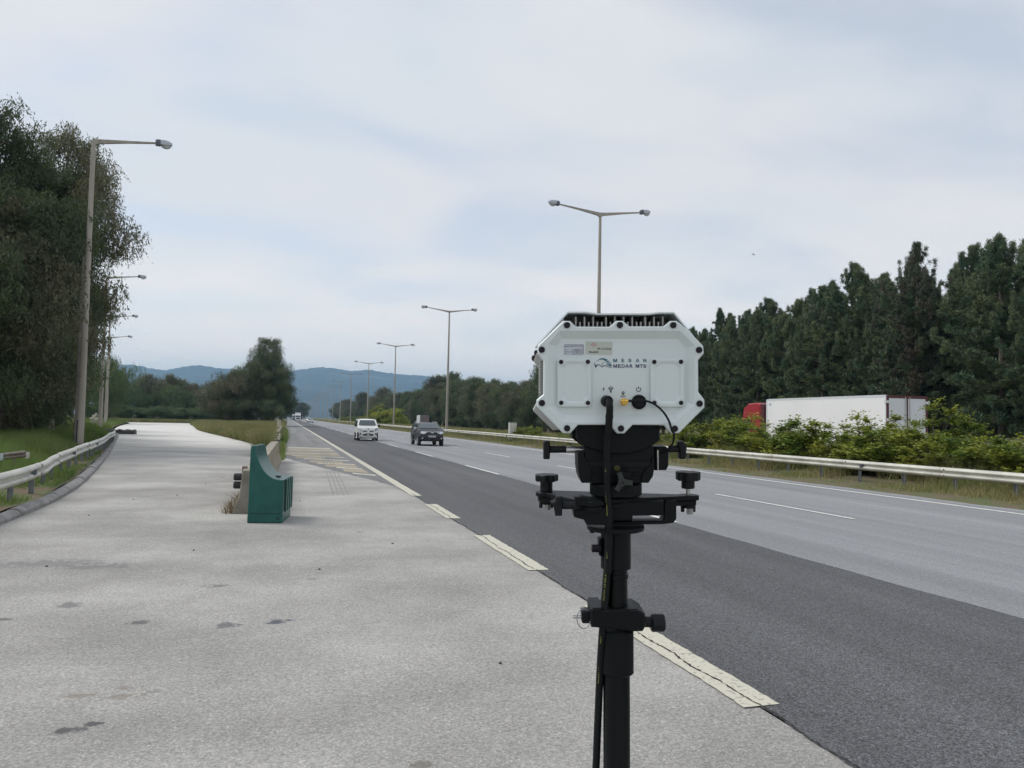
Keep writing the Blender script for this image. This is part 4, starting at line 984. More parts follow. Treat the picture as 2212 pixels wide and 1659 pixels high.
barrier(-.51, 27.45, -.43, 33.6, 'third concrete barrier, ending where the roadside weeds begin')
bluegrey = mat('blue_grey_plate', (.13, .155, .19), .6, scale=3, col2=(.17, .19, .22))
barrier(-.60, 55.0, -.58, 61, 'concrete barrier with a blue grey end plate standing among the weeds', True, 1.0, bluegrey)
for i, y in enumerate((61.1, 67.2, 73.3, 79.4, 85.5)): barrier(-.58, y, -.58, y+6, 'concrete barrier in the overgrown run past the blue grey end plate')
# small marker panel on the overgrown run
e = empty('kilometre_marker', (-.62, 70.5, .8), 0, 'small pale marker panel standing on the overgrown barrier run', 'marker')
mb = MB(); mb.box(-.02, .02, -.02, .02, -.05, .5); mb.build('post', M['zinc_post'], e)
mb = MB(); mb.prism_y([(-.16, .1), (.16, .1), (.16, .78), (-.16, .78)], -.045, -.021, .006); mb.build('panel', mat('cream_marker', (.55, .52, .42), .6), e)
# twin black lamps bolted to the nearest barrier
wl = empty('warning_light', (-.80, 16.0, .47), 0, 'twin black drum lights fixed to the side of the nearest concrete barrier', 'warning light')
for z in (.03, .19):
    mb = MB(); mb.cyl((-.14, 0, z), (.06, 0, z), .072, n=14, ch=.01); mb.cyl((-.15, 0, z), (-.138, 0, z), .058, n=14); o = mb.build('light_drum', M['trim'], wl, smooth=True)
mb = MB(); mb.box(.0, .10, -.05, .05, .06, .40, .008); mb.build('bracket', M['rust'], wl)
# green plastic terminal in front of the barriers
gt = empty('barrier_terminal', (-.285, 14.2, 0), Rd(-8), 'glossy dark green plastic barrier terminal with a scooped top and slotted end', 'barrier terminal')
def gprof(k=0, s=0.0):
    top = []
    pts = [(-.275, 1.335), (-.205, 1.335), (-.180, 1.20), (-.150, 1.10), (-.105, 1.00), (-.045, .90), (.03, .825), (.11, .775), (.19, .752), (.285, .745)]
    pts = [(p.x, p.y) for p in spline([(a, b, 0) for a, b in pts[1:]], 4)]; pts = [(-.275, 1.335)] + pts
    P = [(-.300, 0.02), (-.292, 0), (.285, 0), (.290, .02), (.290, .16)] + [(a-s, b-s) for a, b in pts[::-1]] + [(-.285, 1.28), (-.290, .9), (-.292, .4)]
    return P
mb = MB(); mb.prism_y(gprof(), -.10, .92, .014); mb.build('body', M['green'], gt)
# channel along the scoop
ch = MB(); sc = [(-.192, 1.318), (-.166, 1.195), (-.136, 1.10), (-.09, 1.00), (-.03, .905), (.042, .833), (.118, .785), (.195, .762), (.283, .756)]
lp = [[(a, -.10+.10, b), (a, .80, b), (a+.012, .80, b+.014), (a+.012, 0.0, b+.014)] for a, b in sc]
pass
for k in range(4):
    y = .02 + .235*k; mb = MB(); mb.prism([(y, .20), (y+.10, .20), (y+.115, .742), (y-.005, .742)], 'x', .286, .2935); mb.build('end_slot', M['green_dk'], gt)
    mb = MB(); mb.prism([(y+.115, .17), (y+.215, .17), (y+.215, .744), (y+.118, .744)], 'x', .2905, .318, .008); mb.build('end_rib', M['green'], gt)
mb = MB(); mb.cyl((.13, .35, .770), (.13, .35, .790), .055, n=14); mb.build('filler_cap', M['green_dk'], gt)
# moulded recycling triangle near the foot
mb = MB()
for a in range(3):
    t = a*2*pi/3 + pi/2; c = (.215, .085); p = (c[0]+.038*cos(t), c[1]+.038*sin(t)); q = (c[0]+.038*cos(t+2*pi/3), c[1]+.038*sin(t+2*pi/3))
    d = Vector((q[0]-p[0], q[1]-p[1])).normalized(); n_ = Vector((-d.y, d.x))*.008
    p2 = (p[0]+d.x*.010, p[1]+d.y*.010); q2 = (q[0]-d.x*.012, q[1]-d.y*.012)
    mb.prism_y([(p2[0]-n_.x, p2[1]-n_.y), (q2[0]-n_.x, q2[1]-n_.y), (q2[0]+n_.x, q2[1]+n_.y), (p2[0]+n_.x, p2[1]+n_.y)], -.104, -.0995)
mb.build('moulded_mark', M['green_dk'], gt)
mb = MB(); mb.prism_y([(-.262, .16), (.255, .16), (.255, .175), (-.262, .175)], -.104, -.0995); mb.build('moulded_line', M['green_dk'], gt)

# white marker block in the median, small road sign far on
e = empty('marker_block', (19.75, 67.2, .0), Rd(8), 'white concrete marker block behind the guard rail, half hidden by a bush', 'marker block')
mb = MB(); mb.prism_y([(-.36, -.2), (.36, -.2), (.36, 1.72), (-.36, 1.72)], -.14, .14, .02); mb.build('block', mat('whitewashed_concrete', (.55, .55, .52), .8, scale=3, col2=(.66, .66, .63)), e)
mb = MB(); mb.prism_y([(-.37, 1.725), (.37, 1.725), (.33, 1.79), (-.33, 1.79)], -.15, .15, .01); mb.build('cap', M['concrete'], e)
e = empty('road_sign', (17.6, 1000, 0), 0, 'tiny white rectangular road sign far down the median', 'road sign')
mb = MB(); mb.cyl((0, 0, -.3), (0, 0, 3.2), .12, n=8); mb.build('post', M['zinc_post'], e)
mb = MB(); mb.prism_y([(-2.4, 1.6), (2.4, 1.6), (2.4, 4.2), (-2.4, 4.2)], -.20, -.14, .01); mb.build('sign_panel', M['plate'], e)

# ================================================================== VEHICLES
def car(name, loc, rz, spec, lab, cat, group=None):
    """front faces -Y. spec: W, L, side profile (y,z) lower body and cabin, widths by height"""
    e = empty(name, loc, rz, lab, cat, group); W, L = spec['W'], spec['L']; P = spec['side']; zb, zr = spec['belt'], spec['roof']
    def hw(y, z):
        k = 1.0
        if z > zb: k = 1 - spec['taper']*((z-zb)/(zr-zb))
        elif z < .35: k = .95
        f = min(1, max(0, y/.45)); r = min(1, max(0, (L-y)/.35))
        return W/2*k*(.82+.18*math.sqrt(1-(1-f)**2))*(.93+.07*r)
    m = MB(); n = len(P)
    cols = [-1, -.9, -.45, 0, .45, .9, 1]
    crown = spec.get('bow', .05)
    for c in cols:
        for (y, z) in P:
            yo = y + (crown*1.6*abs(c)**2.2 if y < L*.3 else 0) ; m.v.append((c*hw(y, z), yo, z - (.03*c*c if z > zr-.08 else 0)))
    for k in range(len(cols)-1):
        for i in range(n):
            j = (i+1) % n; m.f.append((k*n+i, k*n+j, (k+1)*n+j, (k+1)*n+i)); m.mi.append(0)
    T = tri([(p[0], p[1]) for p in P]); last = (len(cols)-1)*n
    for t in T: m.f.append(t); m.mi.append(0); m.f.append((last+t[2], last+t[1], last+t[0])); m.mi.append(0)
    m.build('body', spec['paint'], e, smooth=True)
    def face(nm, P4, mt, off=.012, par=None, th=.006):      # panel on the front: (x, z) polygon laid on profile surface
        b = MB(); V = []
        for (x, z) in P4:
            y = spec['front'](z) + crown*1.6*abs(2*x/W)**2.2; V.append((x, y-off, z))
        nq = len(V); V2 = [(a, b_+off+.02, c) for a, b_, c in V]
        b.add(V+V2, [tuple(range(nq)), tuple(range(2*nq-1, nq-1, -1))] + [(i, (i+1) % nq, nq+(i+1) % nq, nq+i) for i in range(nq)]); return b.build(nm, mt, par or e)
    for nm, P4, mt, off in spec['faces']: face(nm, P4, mt, off)
    (y0, z0), (y1, z1) = spec['ws']                          # windscreen from base to top
    b = MB(); wv = []
    nrm = Vector((0, -(z1-z0), (y1-y0))).normalized()*.05
    for (y, z, k) in ((y0, z0, .86), (y1, z1, .80)):
        for c in (-1, -.5, 0, .5, 1): wv.append((c*hw(y, z)*k, y + crown*1.6*abs(c*k)**2.2 + nrm.y, z + nrm.z - (.03*(c*k)**2 if z > zr-.1 else 0)))
    b.add(wv, [(i, i+1, 6+i, 5+i) for i in range(4)]); b.build('windscreen', M['glass'], e)
    for s_ in (-1, 1):
        for pts in spec['sidewin']:
            b = MB(); b.add([(s_*(hw(y, z)+.008), y, z) for y, z in pts], [tuple(range(len(pts)))]); b.build('side_window', M['glass'], e)
    rw = spec['rear']
    b = MB(); b.add([(c*hw(y, z)*.8, y+.015, z) for (y, z) in rw for c in (-1, 1)], [(0, 1, 3, 2)]); b.build('rear_window', M['glass'], e)
    r = spec['wr']
    for y in spec['axles']:
        for s_ in (-1, 1):
            x = s_*(W/2-.11); wh = MB(); wh.cyl((x-.105, y, r), (x+.105, y, r), r, n=20, ch=.02); wo_ = wh.build('wheel', M['tyre'], e, smooth=True)
            rm = MB(); rm.cyl((x+s_*.09, y, r), (x+s_*.112, y, r), r*.62, n=14); rm.build('rim', M['rim'], wo_)
            a = MB(); a.cyl((x-s_*.05, y, r+.01), (x+s_*.095, y, r+.01), r*1.17, n=20); a.build('wheel_arch', M['trim'], e)
    for s_ in (-1, 1):
        y, z = spec['mirror']; mm = MB(); xm = s_*(hw(y, z)+.12); mm.box(xm-.10, xm+.10, y-.09, y+.06, z-.09, z+.09, .03); mm.box(min(xm-s_*.17, xm), max(xm-s_*.17, xm), y-.02, y+.03, z-.06, z-.02); mm.build('mirror', spec['mirror_m'], e)
        if spec.get('rails'):
            ya, yb, z = spec['rails']; rr = MB(); xr_ = s_*(W/2*(1-spec['taper'])-.06); rr.tube([(xr_, ya, z-.03), (xr_, ya+.1, z+.045), (xr_, yb-.1, z+.045), (xr_, yb, z-.03)], .025, 6); rr.build('roof_rail', spec['rail_m'], e)
    return e
def front_fn(pts):
    zs = [p[1] for p in pts]; ys_ = [p[0] for p in pts]; return lambda z: float(np.interp(z, zs, ys_))
def circ(cx, cz, rx, rz_, n=12): return [(cx+rx*cos(2*pi*i/n), cz+rz_*sin(2*pi*i/n)) for i in range(n)]
def mir(P): return [(-x, z) for x, z in P[::-1]]
hl = [(.50, .82), (.62, .80), (.78, .88), (.80, 1.02), (.72, 1.06), (.60, 1.0)]
van = dict(W=1.716, L=3.95, belt=1.10, roof=1.72, taper=.16, paint=M['cwhite'], bow=.07,
 side=[(.10, .22), (.04, .30), (.0, .48), (.02, .70), (.06, .86), (.16, 1.02), (.62, 1.13), (.80, 1.16), (1.28, 1.62), (1.50, 1.70), (2.3, 1.735), (3.3, 1.72), (3.80, 1.66), (3.92, 1.2), (3.95, .6), (3.92, .28), (3.4, .20), (.6, .18)],
 front=front_fn([(.10, .22), (.04, .30), (.0, .48), (.02, .70), (.06, .86), (.16, 1.02), (.62, 1.13)]), ws=((.85, 1.208), (1.255, 1.596)),
 sidewin=[[(1.02, 1.18), (1.9, 1.16), (1.9, 1.58), (1.42, 1.58)], [(2.0, 1.16), (2.85, 1.16), (2.85, 1.58), (2.0, 1.58)], [(2.95, 1.16), (3.6, 1.18), (3.55, 1.56), (2.95, 1.58)]],
 rear=((3.88, 1.2), (3.82, 1.58)), wr=.305, axles=(.68, 3.2), mirror=(.98, 1.20), mirror_m=M['trim'], rails=(1.55, 3.5, 1.72), rail_m=M['trim'],
 faces=[('headlight', hl, M['lens_dim'], .015), ('headlight', mir(hl), M['lens_dim'], .015), ('grille', [(-.42, .72), (.42, .72), (.46, .78), (.42, .81), (-.42, .81), (-.46, .78)], M['trim'], .02),
        ('lower_grille', [(-.38, .42), (.38, .42), (.44, .50), (.38, .54), (-.38, .54), (-.44, .50)], M['trim'], .02), ('fog_light', circ(.64, .56, .065, .075), M['trim'], .02), ('fog_light', circ(-.64, .56, .065, .075), M['trim'], .02),
        ('number_plate', [(-.26, .545), (.26, .545), (.26, .65), (-.26, .65)], M['plate'], .035), ('badge', circ(0, .93, .055, .055, 10), M['alu_dark'], .02), ('bumper_sill', [(-.66, .24), (.66, .24), (.66, .29), (-.66, .29)], M['trim'], .02)])
vo_ = car('van', (6.52, 64.4, .005), 0, van, 'small white van with black mirrors coming up in the dark lane', 'van')
vo_.scale = (1.0, 1.0, 1.05)
for i, (a, b_) in enumerate(((-.2, -.09), (-.04, .1), (.14, .22))):
    mb = MB(); mb.prism_y([(a, .575), (b_, .575), (b_, .622), (a, .622)], -.044, -.0385); mb.build('plate_marking', M['ink_grey'], vo_)
hl = [(.44, .90), (.60, .845), (.78, .87), (.83, .98), (.76, 1.03), (.46, 1.03)]
suv = dict(W=1.83, L=4.32, belt=1.14, roof=1.64, taper=.22, paint=M['cblack'], bow=.08,
 side=[(.16, .36), (.05, .42), (.0, .60), (.02, .78), (.06, .98), (.20, 1.08), (1.02, 1.18), (1.75, 1.56), (2.0, 1.62), (2.6, 1.645), (3.6, 1.62), (4.05, 1.56), (4.25, 1.12), (4.32, .7), (4.28, .40), (3.7, .32), (.8, .31)],
 front=front_fn([(.16, .36), (.05, .42), (.0, .60), (.02, .78), (.06, .98), (.20, 1.08)]), ws=((1.07, 1.206), (1.71, 1.539)),
 sidewin=[[(1.45, 1.20), (2.2, 1.18), (2.2, 1.52), (1.95, 1.52)], [(2.3, 1.18), (3.1, 1.18), (3.1, 1.53), (2.3, 1.53)], [(3.2, 1.2), (3.8, 1.24), (3.65, 1.5), (3.2, 1.52)]],
 rear=((4.22, 1.2), (4.1, 1.5)), wr=.345, axles=(.82, 3.5), mirror=(1.42, 1.22), mirror_m=M['csilver'], rails=(1.95, 3.8, 1.63), rail_m=M['csilver'],
 faces=[('headlight', hl, M['lens'], .02), ('headlight', mir(hl), M['lens'], .02), ('grille', [(-.46, .82), (.46, .82), (.42, .87), (-.42, .87)], M['trim'], .02), ('grille_bar', [(-.44, .945), (.44, .945), (.44, 1.015), (-.44, 1.015)], M['chrome'], .028), ('grille_gap', [(-.36, .968), (.36, .968), (.36, .994), (-.36, .994)], M['trim'], .034),
        ('badge', [(-.12, 1.0), (0, .89), (.12, 1.0), (.07, 1.0), (0, .94), (-.07, 1.0)], M['chrome'], .045), ('number_plate', [(-.26, .62), (.26, .62), (.26, .735), (-.26, .735)], M['plate'], .035), ('bumper', [(-.80, .44), (.80, .44), (.84, .60), (-.84, .60)], M['trim'], .02), ('skid_plate', [(-.46, .385), (.46, .385), (.46, .45), (-.46, .45)], mat('bronze_skid', (.12, .075, .055), .5), .03), ('fog_light', circ(.68, .55, .05, .05, 8), M['lens'], .03), ('fog_light', circ(-.68, .55, .05, .05, 8), M['lens'], .03)])
so_ = car('suv', (9.93, 53.9, .002), 0, suv, 'charcoal SUV with silver mirrors and roof rails coming up in the middle lane', 'SUV')
for i, (a, b_) in enumerate(((-.22, -.12), (-.06, .06), (.12, .22))):
    mb = MB(); mb.prism_y([(a, .65), (b_, .65), (b_, .705), (a, .705)], -.044, -.0385); mb.build('plate_marking', M['ink_grey'], so_)
# saloon shape for the far cars
def saloon(paint): 
    h = [(.40, .62), (.72, .62), (.74, .76), (.46, .74)]
    return dict(W=1.78, L=4.4, belt=.93, roof=1.45, taper=.24, paint=paint, bow=.07,
     side=[(.12, .22), (.02, .34), (.0, .52), (.05, .70), (.25, .80), (1.2, .96), (1.95, 1.38), (2.4, 1.45), (3.1, 1.42), (3.75, 1.06), (4.25, 1.0), (4.38, .85), (4.4, .5), (4.33, .26), (3.7, .2), (.7, .19)],
     front=front_fn([(.12, .22), (.02, .34), (.0, .52), (.05, .70), (.25, .80)]), ws=((1.27, .999), (1.89, 1.346)),
     sidewin=[[(1.6, .97), (2.4, .97), (2.4, 1.34), (2.05, 1.33)], [(2.5, .97), (3.45, .99), (3.0, 1.33), (2.5, 1.34)]], rear=((3.72, 1.09), (3.2, 1.375)), wr=.31, axles=(.82, 3.5), mirror=(1.55, 1.0), mirror_m=paint,
     faces=[('headlight', h, M['lens'], .02), ('headlight', mir(h), M['lens'], .02), ('grille', [(-.36, .58), (.36, .58), (.36, .70), (-.36, .70)], M['trim'], .02), ('lower_grille', [(-.6, .30), (.6, .30), (.55, .44), (-.55, .44)], M['trim'], .02), ('number_plate', [(-.26, .46), (.26, .46), (.26, .56), (-.26, .56)], M['plate'], .03)])
car('car', (7.6, 262, 0), 0, saloon(M['csilver']), 'far silver saloon on the inner lanes, just right of the oncoming lorries', 'car')
c = car('car', (30.9, 222.0, -.41), pi, saloon(M['cwhite']), 'white saloon driving away beyond the median, between white van and dark SUV', 'car')
tl = MB()
for s_ in (-1, 1): tl.box(min(s_*.55, s_*.82), max(s_*.55, s_*.82), 4.36, 4.41, .72, .86)
tl.build('tail_light', M['red_lens'], c)
w2 = dict(van); w2['paint'] = M['cwhite']
car('van', (33.2, 256.0, -.41), pi, w2, 'white estate driving away beyond the median, close behind the white van', 'van')
# far oncoming lorries and a van with lit headlamps
def lorry(loc, lab, H, W=2.5, L=9.0, pm_=None, dark=None, box=None):
    e = empty('lorry', loc, 0, lab, 'lorry', 'lorries approaching in the far distance')
    mb = MB(); mb.prism([(0, .45), (-.05, 1.2), (0, 1.75), (.35, 2.85), (.9, 3.05), (2.1, 3.05), (2.1, .45)], 'x', -W/2*.96, W/2*.96, .05); mb.build('cab', pm_, e)
    mb = MB(); mb.prism_y([(-1.08, 1.78), (1.08, 1.78), (.98, 2.62), (-.98, 2.62)], -.03, .4); o = mb.build('windscreen', M['glass'], e)
    mb = MB(); mb.prism_y([(-.85, .9), (.85, .9), (.8, 1.5), (-.8, 1.5)], -.09, .0); mb.build('grille', M['trim'], e)
    mb = MB(); mb.prism_y([(-W/2*.96, .35), (W/2*.96, .35), (W/2*.96, .75), (-W/2*.96, .75)], -.12, .2, .03); mb.build('bumper', dark or pm_, e)
    for s_ in (-1, 1): mb = MB(); mb.box(s_*1.32-.12, s_*1.32+.12, .2, .35, 1.9, 2.7); mb.build('mirror', M['trim'], e)
    if box: mb = MB(); mb.prism_y([(-W/2, 1.0), (W/2, 1.0), (W/2, H), (-W/2, H)], 2.3, L, .04); mb.build('cargo_box', box, e)
    for y in (1.0, 5.8, 7.2):
        for s_ in (-1, 1): mb = MB(); mb.cyl((s_*1.1-.14, y, .5), (s_*1.1+.14, y, .5), .5, n=14); mb.build('wheel', M['tyre'], e)
    return e
lorry((5.1, 372, 0), 'white lorry with a tall cargo box, largest of the distant oncoming traffic', 3.95, pm_=M['cwhite'], box=M['door_panel'])
lorry((4.4, 470, 0), 'dark fronted lorry left of the white lorry far away', 3.5, pm_=M['csilver'], dark=M['trim'], box=M['cwhite'])
v3 = dict(van); v3['faces'] = [(n_, p_, (M['lamp_on'] if n_ == 'headlight' else m_), o_) for n_, p_, m_, o_ in van['faces']]
car('van', (9.4, 352, 0), 0, v3, 'distant white van with headlamps on, right behind the white lorry', 'van')

# --- red lorry with white box trailer beyond the median
TX0, TY0, TW, TL, TH = 29.45, 32.4, 2.55, 10.3, 4.02
tr = empty('trailer_lorry', (TX0 + TW/2, TY0, -.42), 0, 'red lorry with a long white box trailer standing beyond the median bushes', 'lorry')
hW = TW/2; z0_, z1_ = 1.15, TH
mb = MB(); mb.box(-hW, hW, .05, TL, z0_, z1_-.02); mb.build('box', M['tarp'], tr)
ed = MB()
for s_ in (-1, 1):
    ed.box(min(s_*hW-.01, s_*hW+.02), max(s_*hW-.01, s_*hW+.02), .04, TL+.01, z1_-.09, z1_+.005); ed.box(min(s_*hW-.01, s_*hW+.02), max(s_*hW-.01, s_*hW+.02), .04, TL+.01, z0_-.02, z0_+.10)
    ed.box(min(s_*hW-.01, s_*hW+.02), max(s_*hW-.01, s_*hW+.02), TL-.10, TL+.012, z0_+.10, z1_-.09); ed.box(min(s_*hW-.01, s_*hW+.02), max(s_*hW-.01, s_*hW+.02), .04, .12, z0_+.10, z1_-.09)
ed.build('edge_profile', M['door_panel'], tr)
fr = MB()
fr.box(-hW-.01, hW+.01, -.02, .04, z1_-.13, z1_+.01); fr.box(-hW-.01, hW+.01, -.02, .04, z0_-.02, z0_+.08)
fr.box(-hW-.01, -hW+.11, -.02, .04, z0_+.08, z1_-.13); fr.box(hW-.11, hW+.01, -.02, .04, z0_+.08, z1_-.13); fr.box(-.04, .04, -.015, .045, z0_+.08, z1_-.13)
fr.build('rear_frame', M['maroon'], tr)
for s_ in (-1, 1):
    d = MB(); x0, x1 = sorted((s_*.05, s_*(hW-.12))); d.prism_y([(x0, z0_+.09), (x1, z0_+.09), (x1, z1_-.14), (x0, z1_-.14)], -.012, .048, .006); do = d.build('rear_door', M['door_panel'], tr)
    l = MB(); l.cyl((s_*.14, -.045, z0_+.02), (s_*.14, -.045, z1_-.06), .018, n=8); l.build('lock_rod', M['steel'], do)
    for zz in (z0_+.25, 1.9, 2.7, z1_-.4):
        h = MB(); xa, xb = sorted((s_*(hW-.16), s_*(hW+.02))); h.box(xa, xb, -.05, -.014, zz, zz+.14); h.build('hinge', M['plate'], do)
mb = MB(); mb.box(-hW-.09, -hW-.022, -.02, .10, z1_-.42, z1_-.24); mb.box(hW+.022, hW+.16, -.02, .10, z1_-.42, z1_-.24); mb.build('marker_lamp', M['plate'], tr)
mb = MB(); mb.prism_y([(-hW+.02, z1_+.012), (-hW+.25, z1_+.012), (-hW+.25, z1_+.03), (-hW+.02, z1_+.03)], .2, TL-.2); mb.build('roof_strip', M['door_panel'], tr)
mb = MB(); mb.add([(-hW-.004, TL-.28, z1_-.40), (-hW-.004, TL-.52, z1_-.40), (-hW-.004, TL-.52, z1_-.24), (-hW-.004, TL-.28, z1_-.24)], [(0, 1, 2, 3)]); mb.build('small_decal', M['label_silver'], tr)
mb = MB(); mb.box(-.45, .45, .3, TL+2.2, .72, 1.10); mb.box(-hW+.1, hW-.1, .1, .2, .50, .62); mb.build('chassis', M['trim'], tr)
mb = MB(); mb.box(-hW+.05, hW-.05, .05, .12, .72, 1.0); mb.build('light_bar', M['red_lens'], tr)
for y in (1.6, 2.95, 4.25, TL+.6, TL+3.6):
    for s_ in (-1, 1):
        mb = MB(); mb.cyl((s_*(hW-.02), y, .5), (s_*(hW-.33), y, .5), .5, n=18, ch=.03); wo_ = mb.build('wheel', M['tyre'], tr, smooth=True)
        mb = MB(); mb.cyl((s_*(hW-.10), y, .5), (s_*(hW-.005), y, .5), .27, n=12); mb.build('rim', M['rim'], wo_)
# cab, front towards +Y
cy = TL + .75; cabP = [(cy, .55), (cy, 3.74), (cy+.35, 3.84), (cy+1.35, 3.80), (cy+1.90, 3.50), (cy+2.13, 2.45), (cy+2.22, 1.6), (cy+2.25, .55)]
mb = MB(); mb.prism([(a, b) for a, b in cabP], 'x', -hW*.97, hW*.97, .07); mb.build('cab', M['red'], tr)
mb = MB(); mb.prism([(cy-.35, 1.0), (cy-.35, 3.7), (cy-.02, 3.78), (cy-.02, 1.0)], 'x', -hW*.94, hW*.94, .03); mb.build('side_deflector', M['maroon'], tr)
for s_ in (-1, 1):
    X = s_*hW*.97
    mb = MB(); xa, xb = sorted((X, X+s_*.012)); mb.prism([(cy+1.05, 2.0), (cy+1.98, 1.95), (cy+1.86, 2.72), (cy+1.05, 2.75)], 'x', xa, xb); wo_ = mb.build('side_window', M['glass'], tr)
    mb = MB(); xa, xb = sorted((X, X+s_*.016)); mb.prism([(cy+.10, 2.85), (cy+1.72, 2.85), (cy+1.70, 2.89), (cy+.10, 2.89)], 'x', xa, xb); mb.prism([(cy+.98, .7), (cy+1.01, .7), (cy+1.01, 2.85), (cy+.98, 2.85)], 'x', xa, xb); mb.build('panel_joint', M['maroon'], tr)
    mb = MB(); xm = s_*(hW+.17); mb.box(xm-.13, xm+.13, cy+2.05, cy+2.17, 1.95, 2.75, .03); mb.box(min(xm, X), max(xm, X), cy+2.08, cy+2.14, 2.68, 2.72); mb.build('mirror', M['trim'], tr)
    mb = MB(); xa, xb = sorted((X, X+s_*.03)); mb.prism([(cy+.05, .55), (cy+.95, .55), (cy+.95, 1.1), (cy+.05, 1.1)], 'x', xa, xb, .008); mb.build('step_panel', M['maroon'], tr)
mb = MB(); mb.prism_y([(-1.1, 2.0), (1.1, 2.0), (1.02, 3.0), (-1.02, 3.0)], cy+1.98, cy+2.24); mb.build('windscreen', M['glass'], tr)
# --- box lorry further on beyond the median
bl = empty('box_lorry', (34.0, 196, -.42), 0, 'small box lorry seen above the dark SUV roof, white side and dark printed rear', 'lorry')
mb = MB(); mb.box(-1.15, 1.15, .05, 5.2, .95, 3.42); mb.build('cargo_box', M['cwhite'], bl)
mb = MB(); mb.prism_y([(-1.12, 1.0), (1.12, 1.0), (1.12, 3.38), (-1.12, 3.38)], -.01, .04, .004); mb.build('rear_panel', M['sign_art'], bl)
mb = MB(); mb.box(-1.16, 1.16, -.03, .045, 3.385, 3.45); mb.box(-1.16, -1.10, -.025, .045, .95, 3.38); mb.box(1.10, 1.16, -.025, .045, .95, 3.38); mb.build('rear_frame', M['zinc_post'], bl)
mb = MB(); mb.prism([(5.4, .6), (5.4, 2.5), (6.3, 2.45), (6.9, 1.6), (7.0, .6)], 'x', -1.0, 1.0, .04); mb.build('cab', M['cwhite'], bl)
for y in (1.2, 6.2):
    for s_ in (-1, 1): mb = MB(); mb.cyl((s_*.8, y, .42), (s_*1.05, y, .42), .42, n=14); mb.build('wheel', M['tyre'], bl)
# a bird far off
bd = empty('bird', (52, 78.0, 22.0), Rd(30), 'tiny dark bird flying in the sky above the pines', 'bird')
mb = MB(); mb.loft([[(r_*cos(a), y, r_*.8*sin(a)) for a in np.linspace(0, 2*pi, 6, endpoint=False)] for y, r_ in ((-.16, .008), (-.12, .03), (-.03, .045), (.06, .035), (.16, .012), (.24, .02), (.26, .004))]); mb.build('body', M['trim'], bd)
for s_ in (-1, 1):
    mb = MB(); mb.add([(s_*.02, -.06, .01), (s_*.02, .06, .01), (s_*.2, .05, .07), (s_*.40, .09, .10), (s_*.22, -.05, .08), (s_*.02, -.06, .02), (s_*.02, .06, .02), (s_*.2, .05, .08)], [(0, 1, 2, 4), (4, 2, 3), (5, 6, 7, 4)]); mb.build('wing', M['trim'], bd)
# loose bits on the pavement
def litter(n, f, name, m, lab, grp, hs):
    me = None
    for i in range(n):
        x, y = f(); p = MB(); q = rp.uniform(.007, .018)
        if i < 4 or me is None:
            lp = [[(q*(1+.3*sin(k*2+i))*cos(k*pi/3)*s_, q*.8*sin(k*pi/3)*s_, z) for k in range(6)] for z, s_ in ((0, .9), (q*hs*.5, 1), (q*hs, .45))]; p.loft(lp); me = p.mesh(name, m)
        o = link(name, me, None, (x, y, .002), (0, 0, rp.uniform(0, 6))); tag(o, lab, name.replace('_', ' '), grp)
litter(15, lambda: (rp.uniform(-3.6, 2.4), rp.uniform(4.5, 26)), 'pebble', M['stone_dark'], 'small dark pebble lying loose on the pale shoulder', 'loose pebbles on the shoulder', .8)
# ================================================================== THE INSTRUMENT
# Built in millimetres in its own frame: x right, y away from the viewer, z up; the back cover faces -y.
MM = .001
ip = Vector((0, 0, CAM_H)) + cam_right*.234 + cam_up*.0245 + cam_fwd*1.662
inst = empty('traffic_radar', (0, 0, 0), 0, 'white finned measuring instrument with blue lettering on a black stand', 'instrument')
inst.matrix_world = Matrix(((cam_right.x, cam_fwd.x, cam_up.x, ip.x), (cam_right.y, cam_fwd.y, cam_up.y, ip.y), (cam_right.z, cam_fwd.z, cam_up.z, ip.z), (0, 0, 0, 1))) @ Matrix.Scale(MM, 4)
def s1(a, b): return (a/5.2126-215.4, 157.6-b/5.2126)
def s2(a, b): return (a/5.2126-215.4, -116.7-b/5.2126)
def s3(a, b): return (a/3.67-160.5, -401.9-b/3.67)
def back(p, y):     # same drawing point on a plane y mm further from the viewer
    k = y/1662; return (p[0] + (p[0]+234)*k, p[1] + (p[1]+24.5)*k)
def B1(pts, y=0, f=s1): return [back(f(*p), y) for p in pts]

earT = [(480, 237), (560, 241), (622, 302), (1000, 304), (1078, 238), (1152, 238), (1228, 300), (1612, 300), (1688, 238), (1755, 239)]
right_ = [(1800, 268), (1905, 365), (2058, 520), (2064, 605), (2000, 682), (2003, 1040), (2071, 1128), (2071, 1215), (1783, 1504), (1700, 1506)]
botm = [(1618, 1412), (1262, 1410), (1168, 1506), (1085, 1506), (1010, 1410), (648, 1410), (562, 1504), (480, 1504)]
left_ = [(184, 1208), (180, 1130), (256, 1066), (258, 690), (194, 610), (190, 520)]
outl = B1(earT + right_ + botm + left_)
rec0 = B1([(440, 350), (1800, 350), (1958, 510), (1962, 1180), (1745, 1382), (470, 1382), (300, 1215), (310, 500)])
rec1 = B1([(462, 432), (1770, 432), (1872, 540), (1876, 1150), (1700, 1302), (500, 1302), (392, 1190), (398, 520)], 14)
def ccw(P): return P if area(P) > 0 else P[::-1]
outl, rec0, rec1 = ccw(outl), ccw(rec0), ccw(rec1)
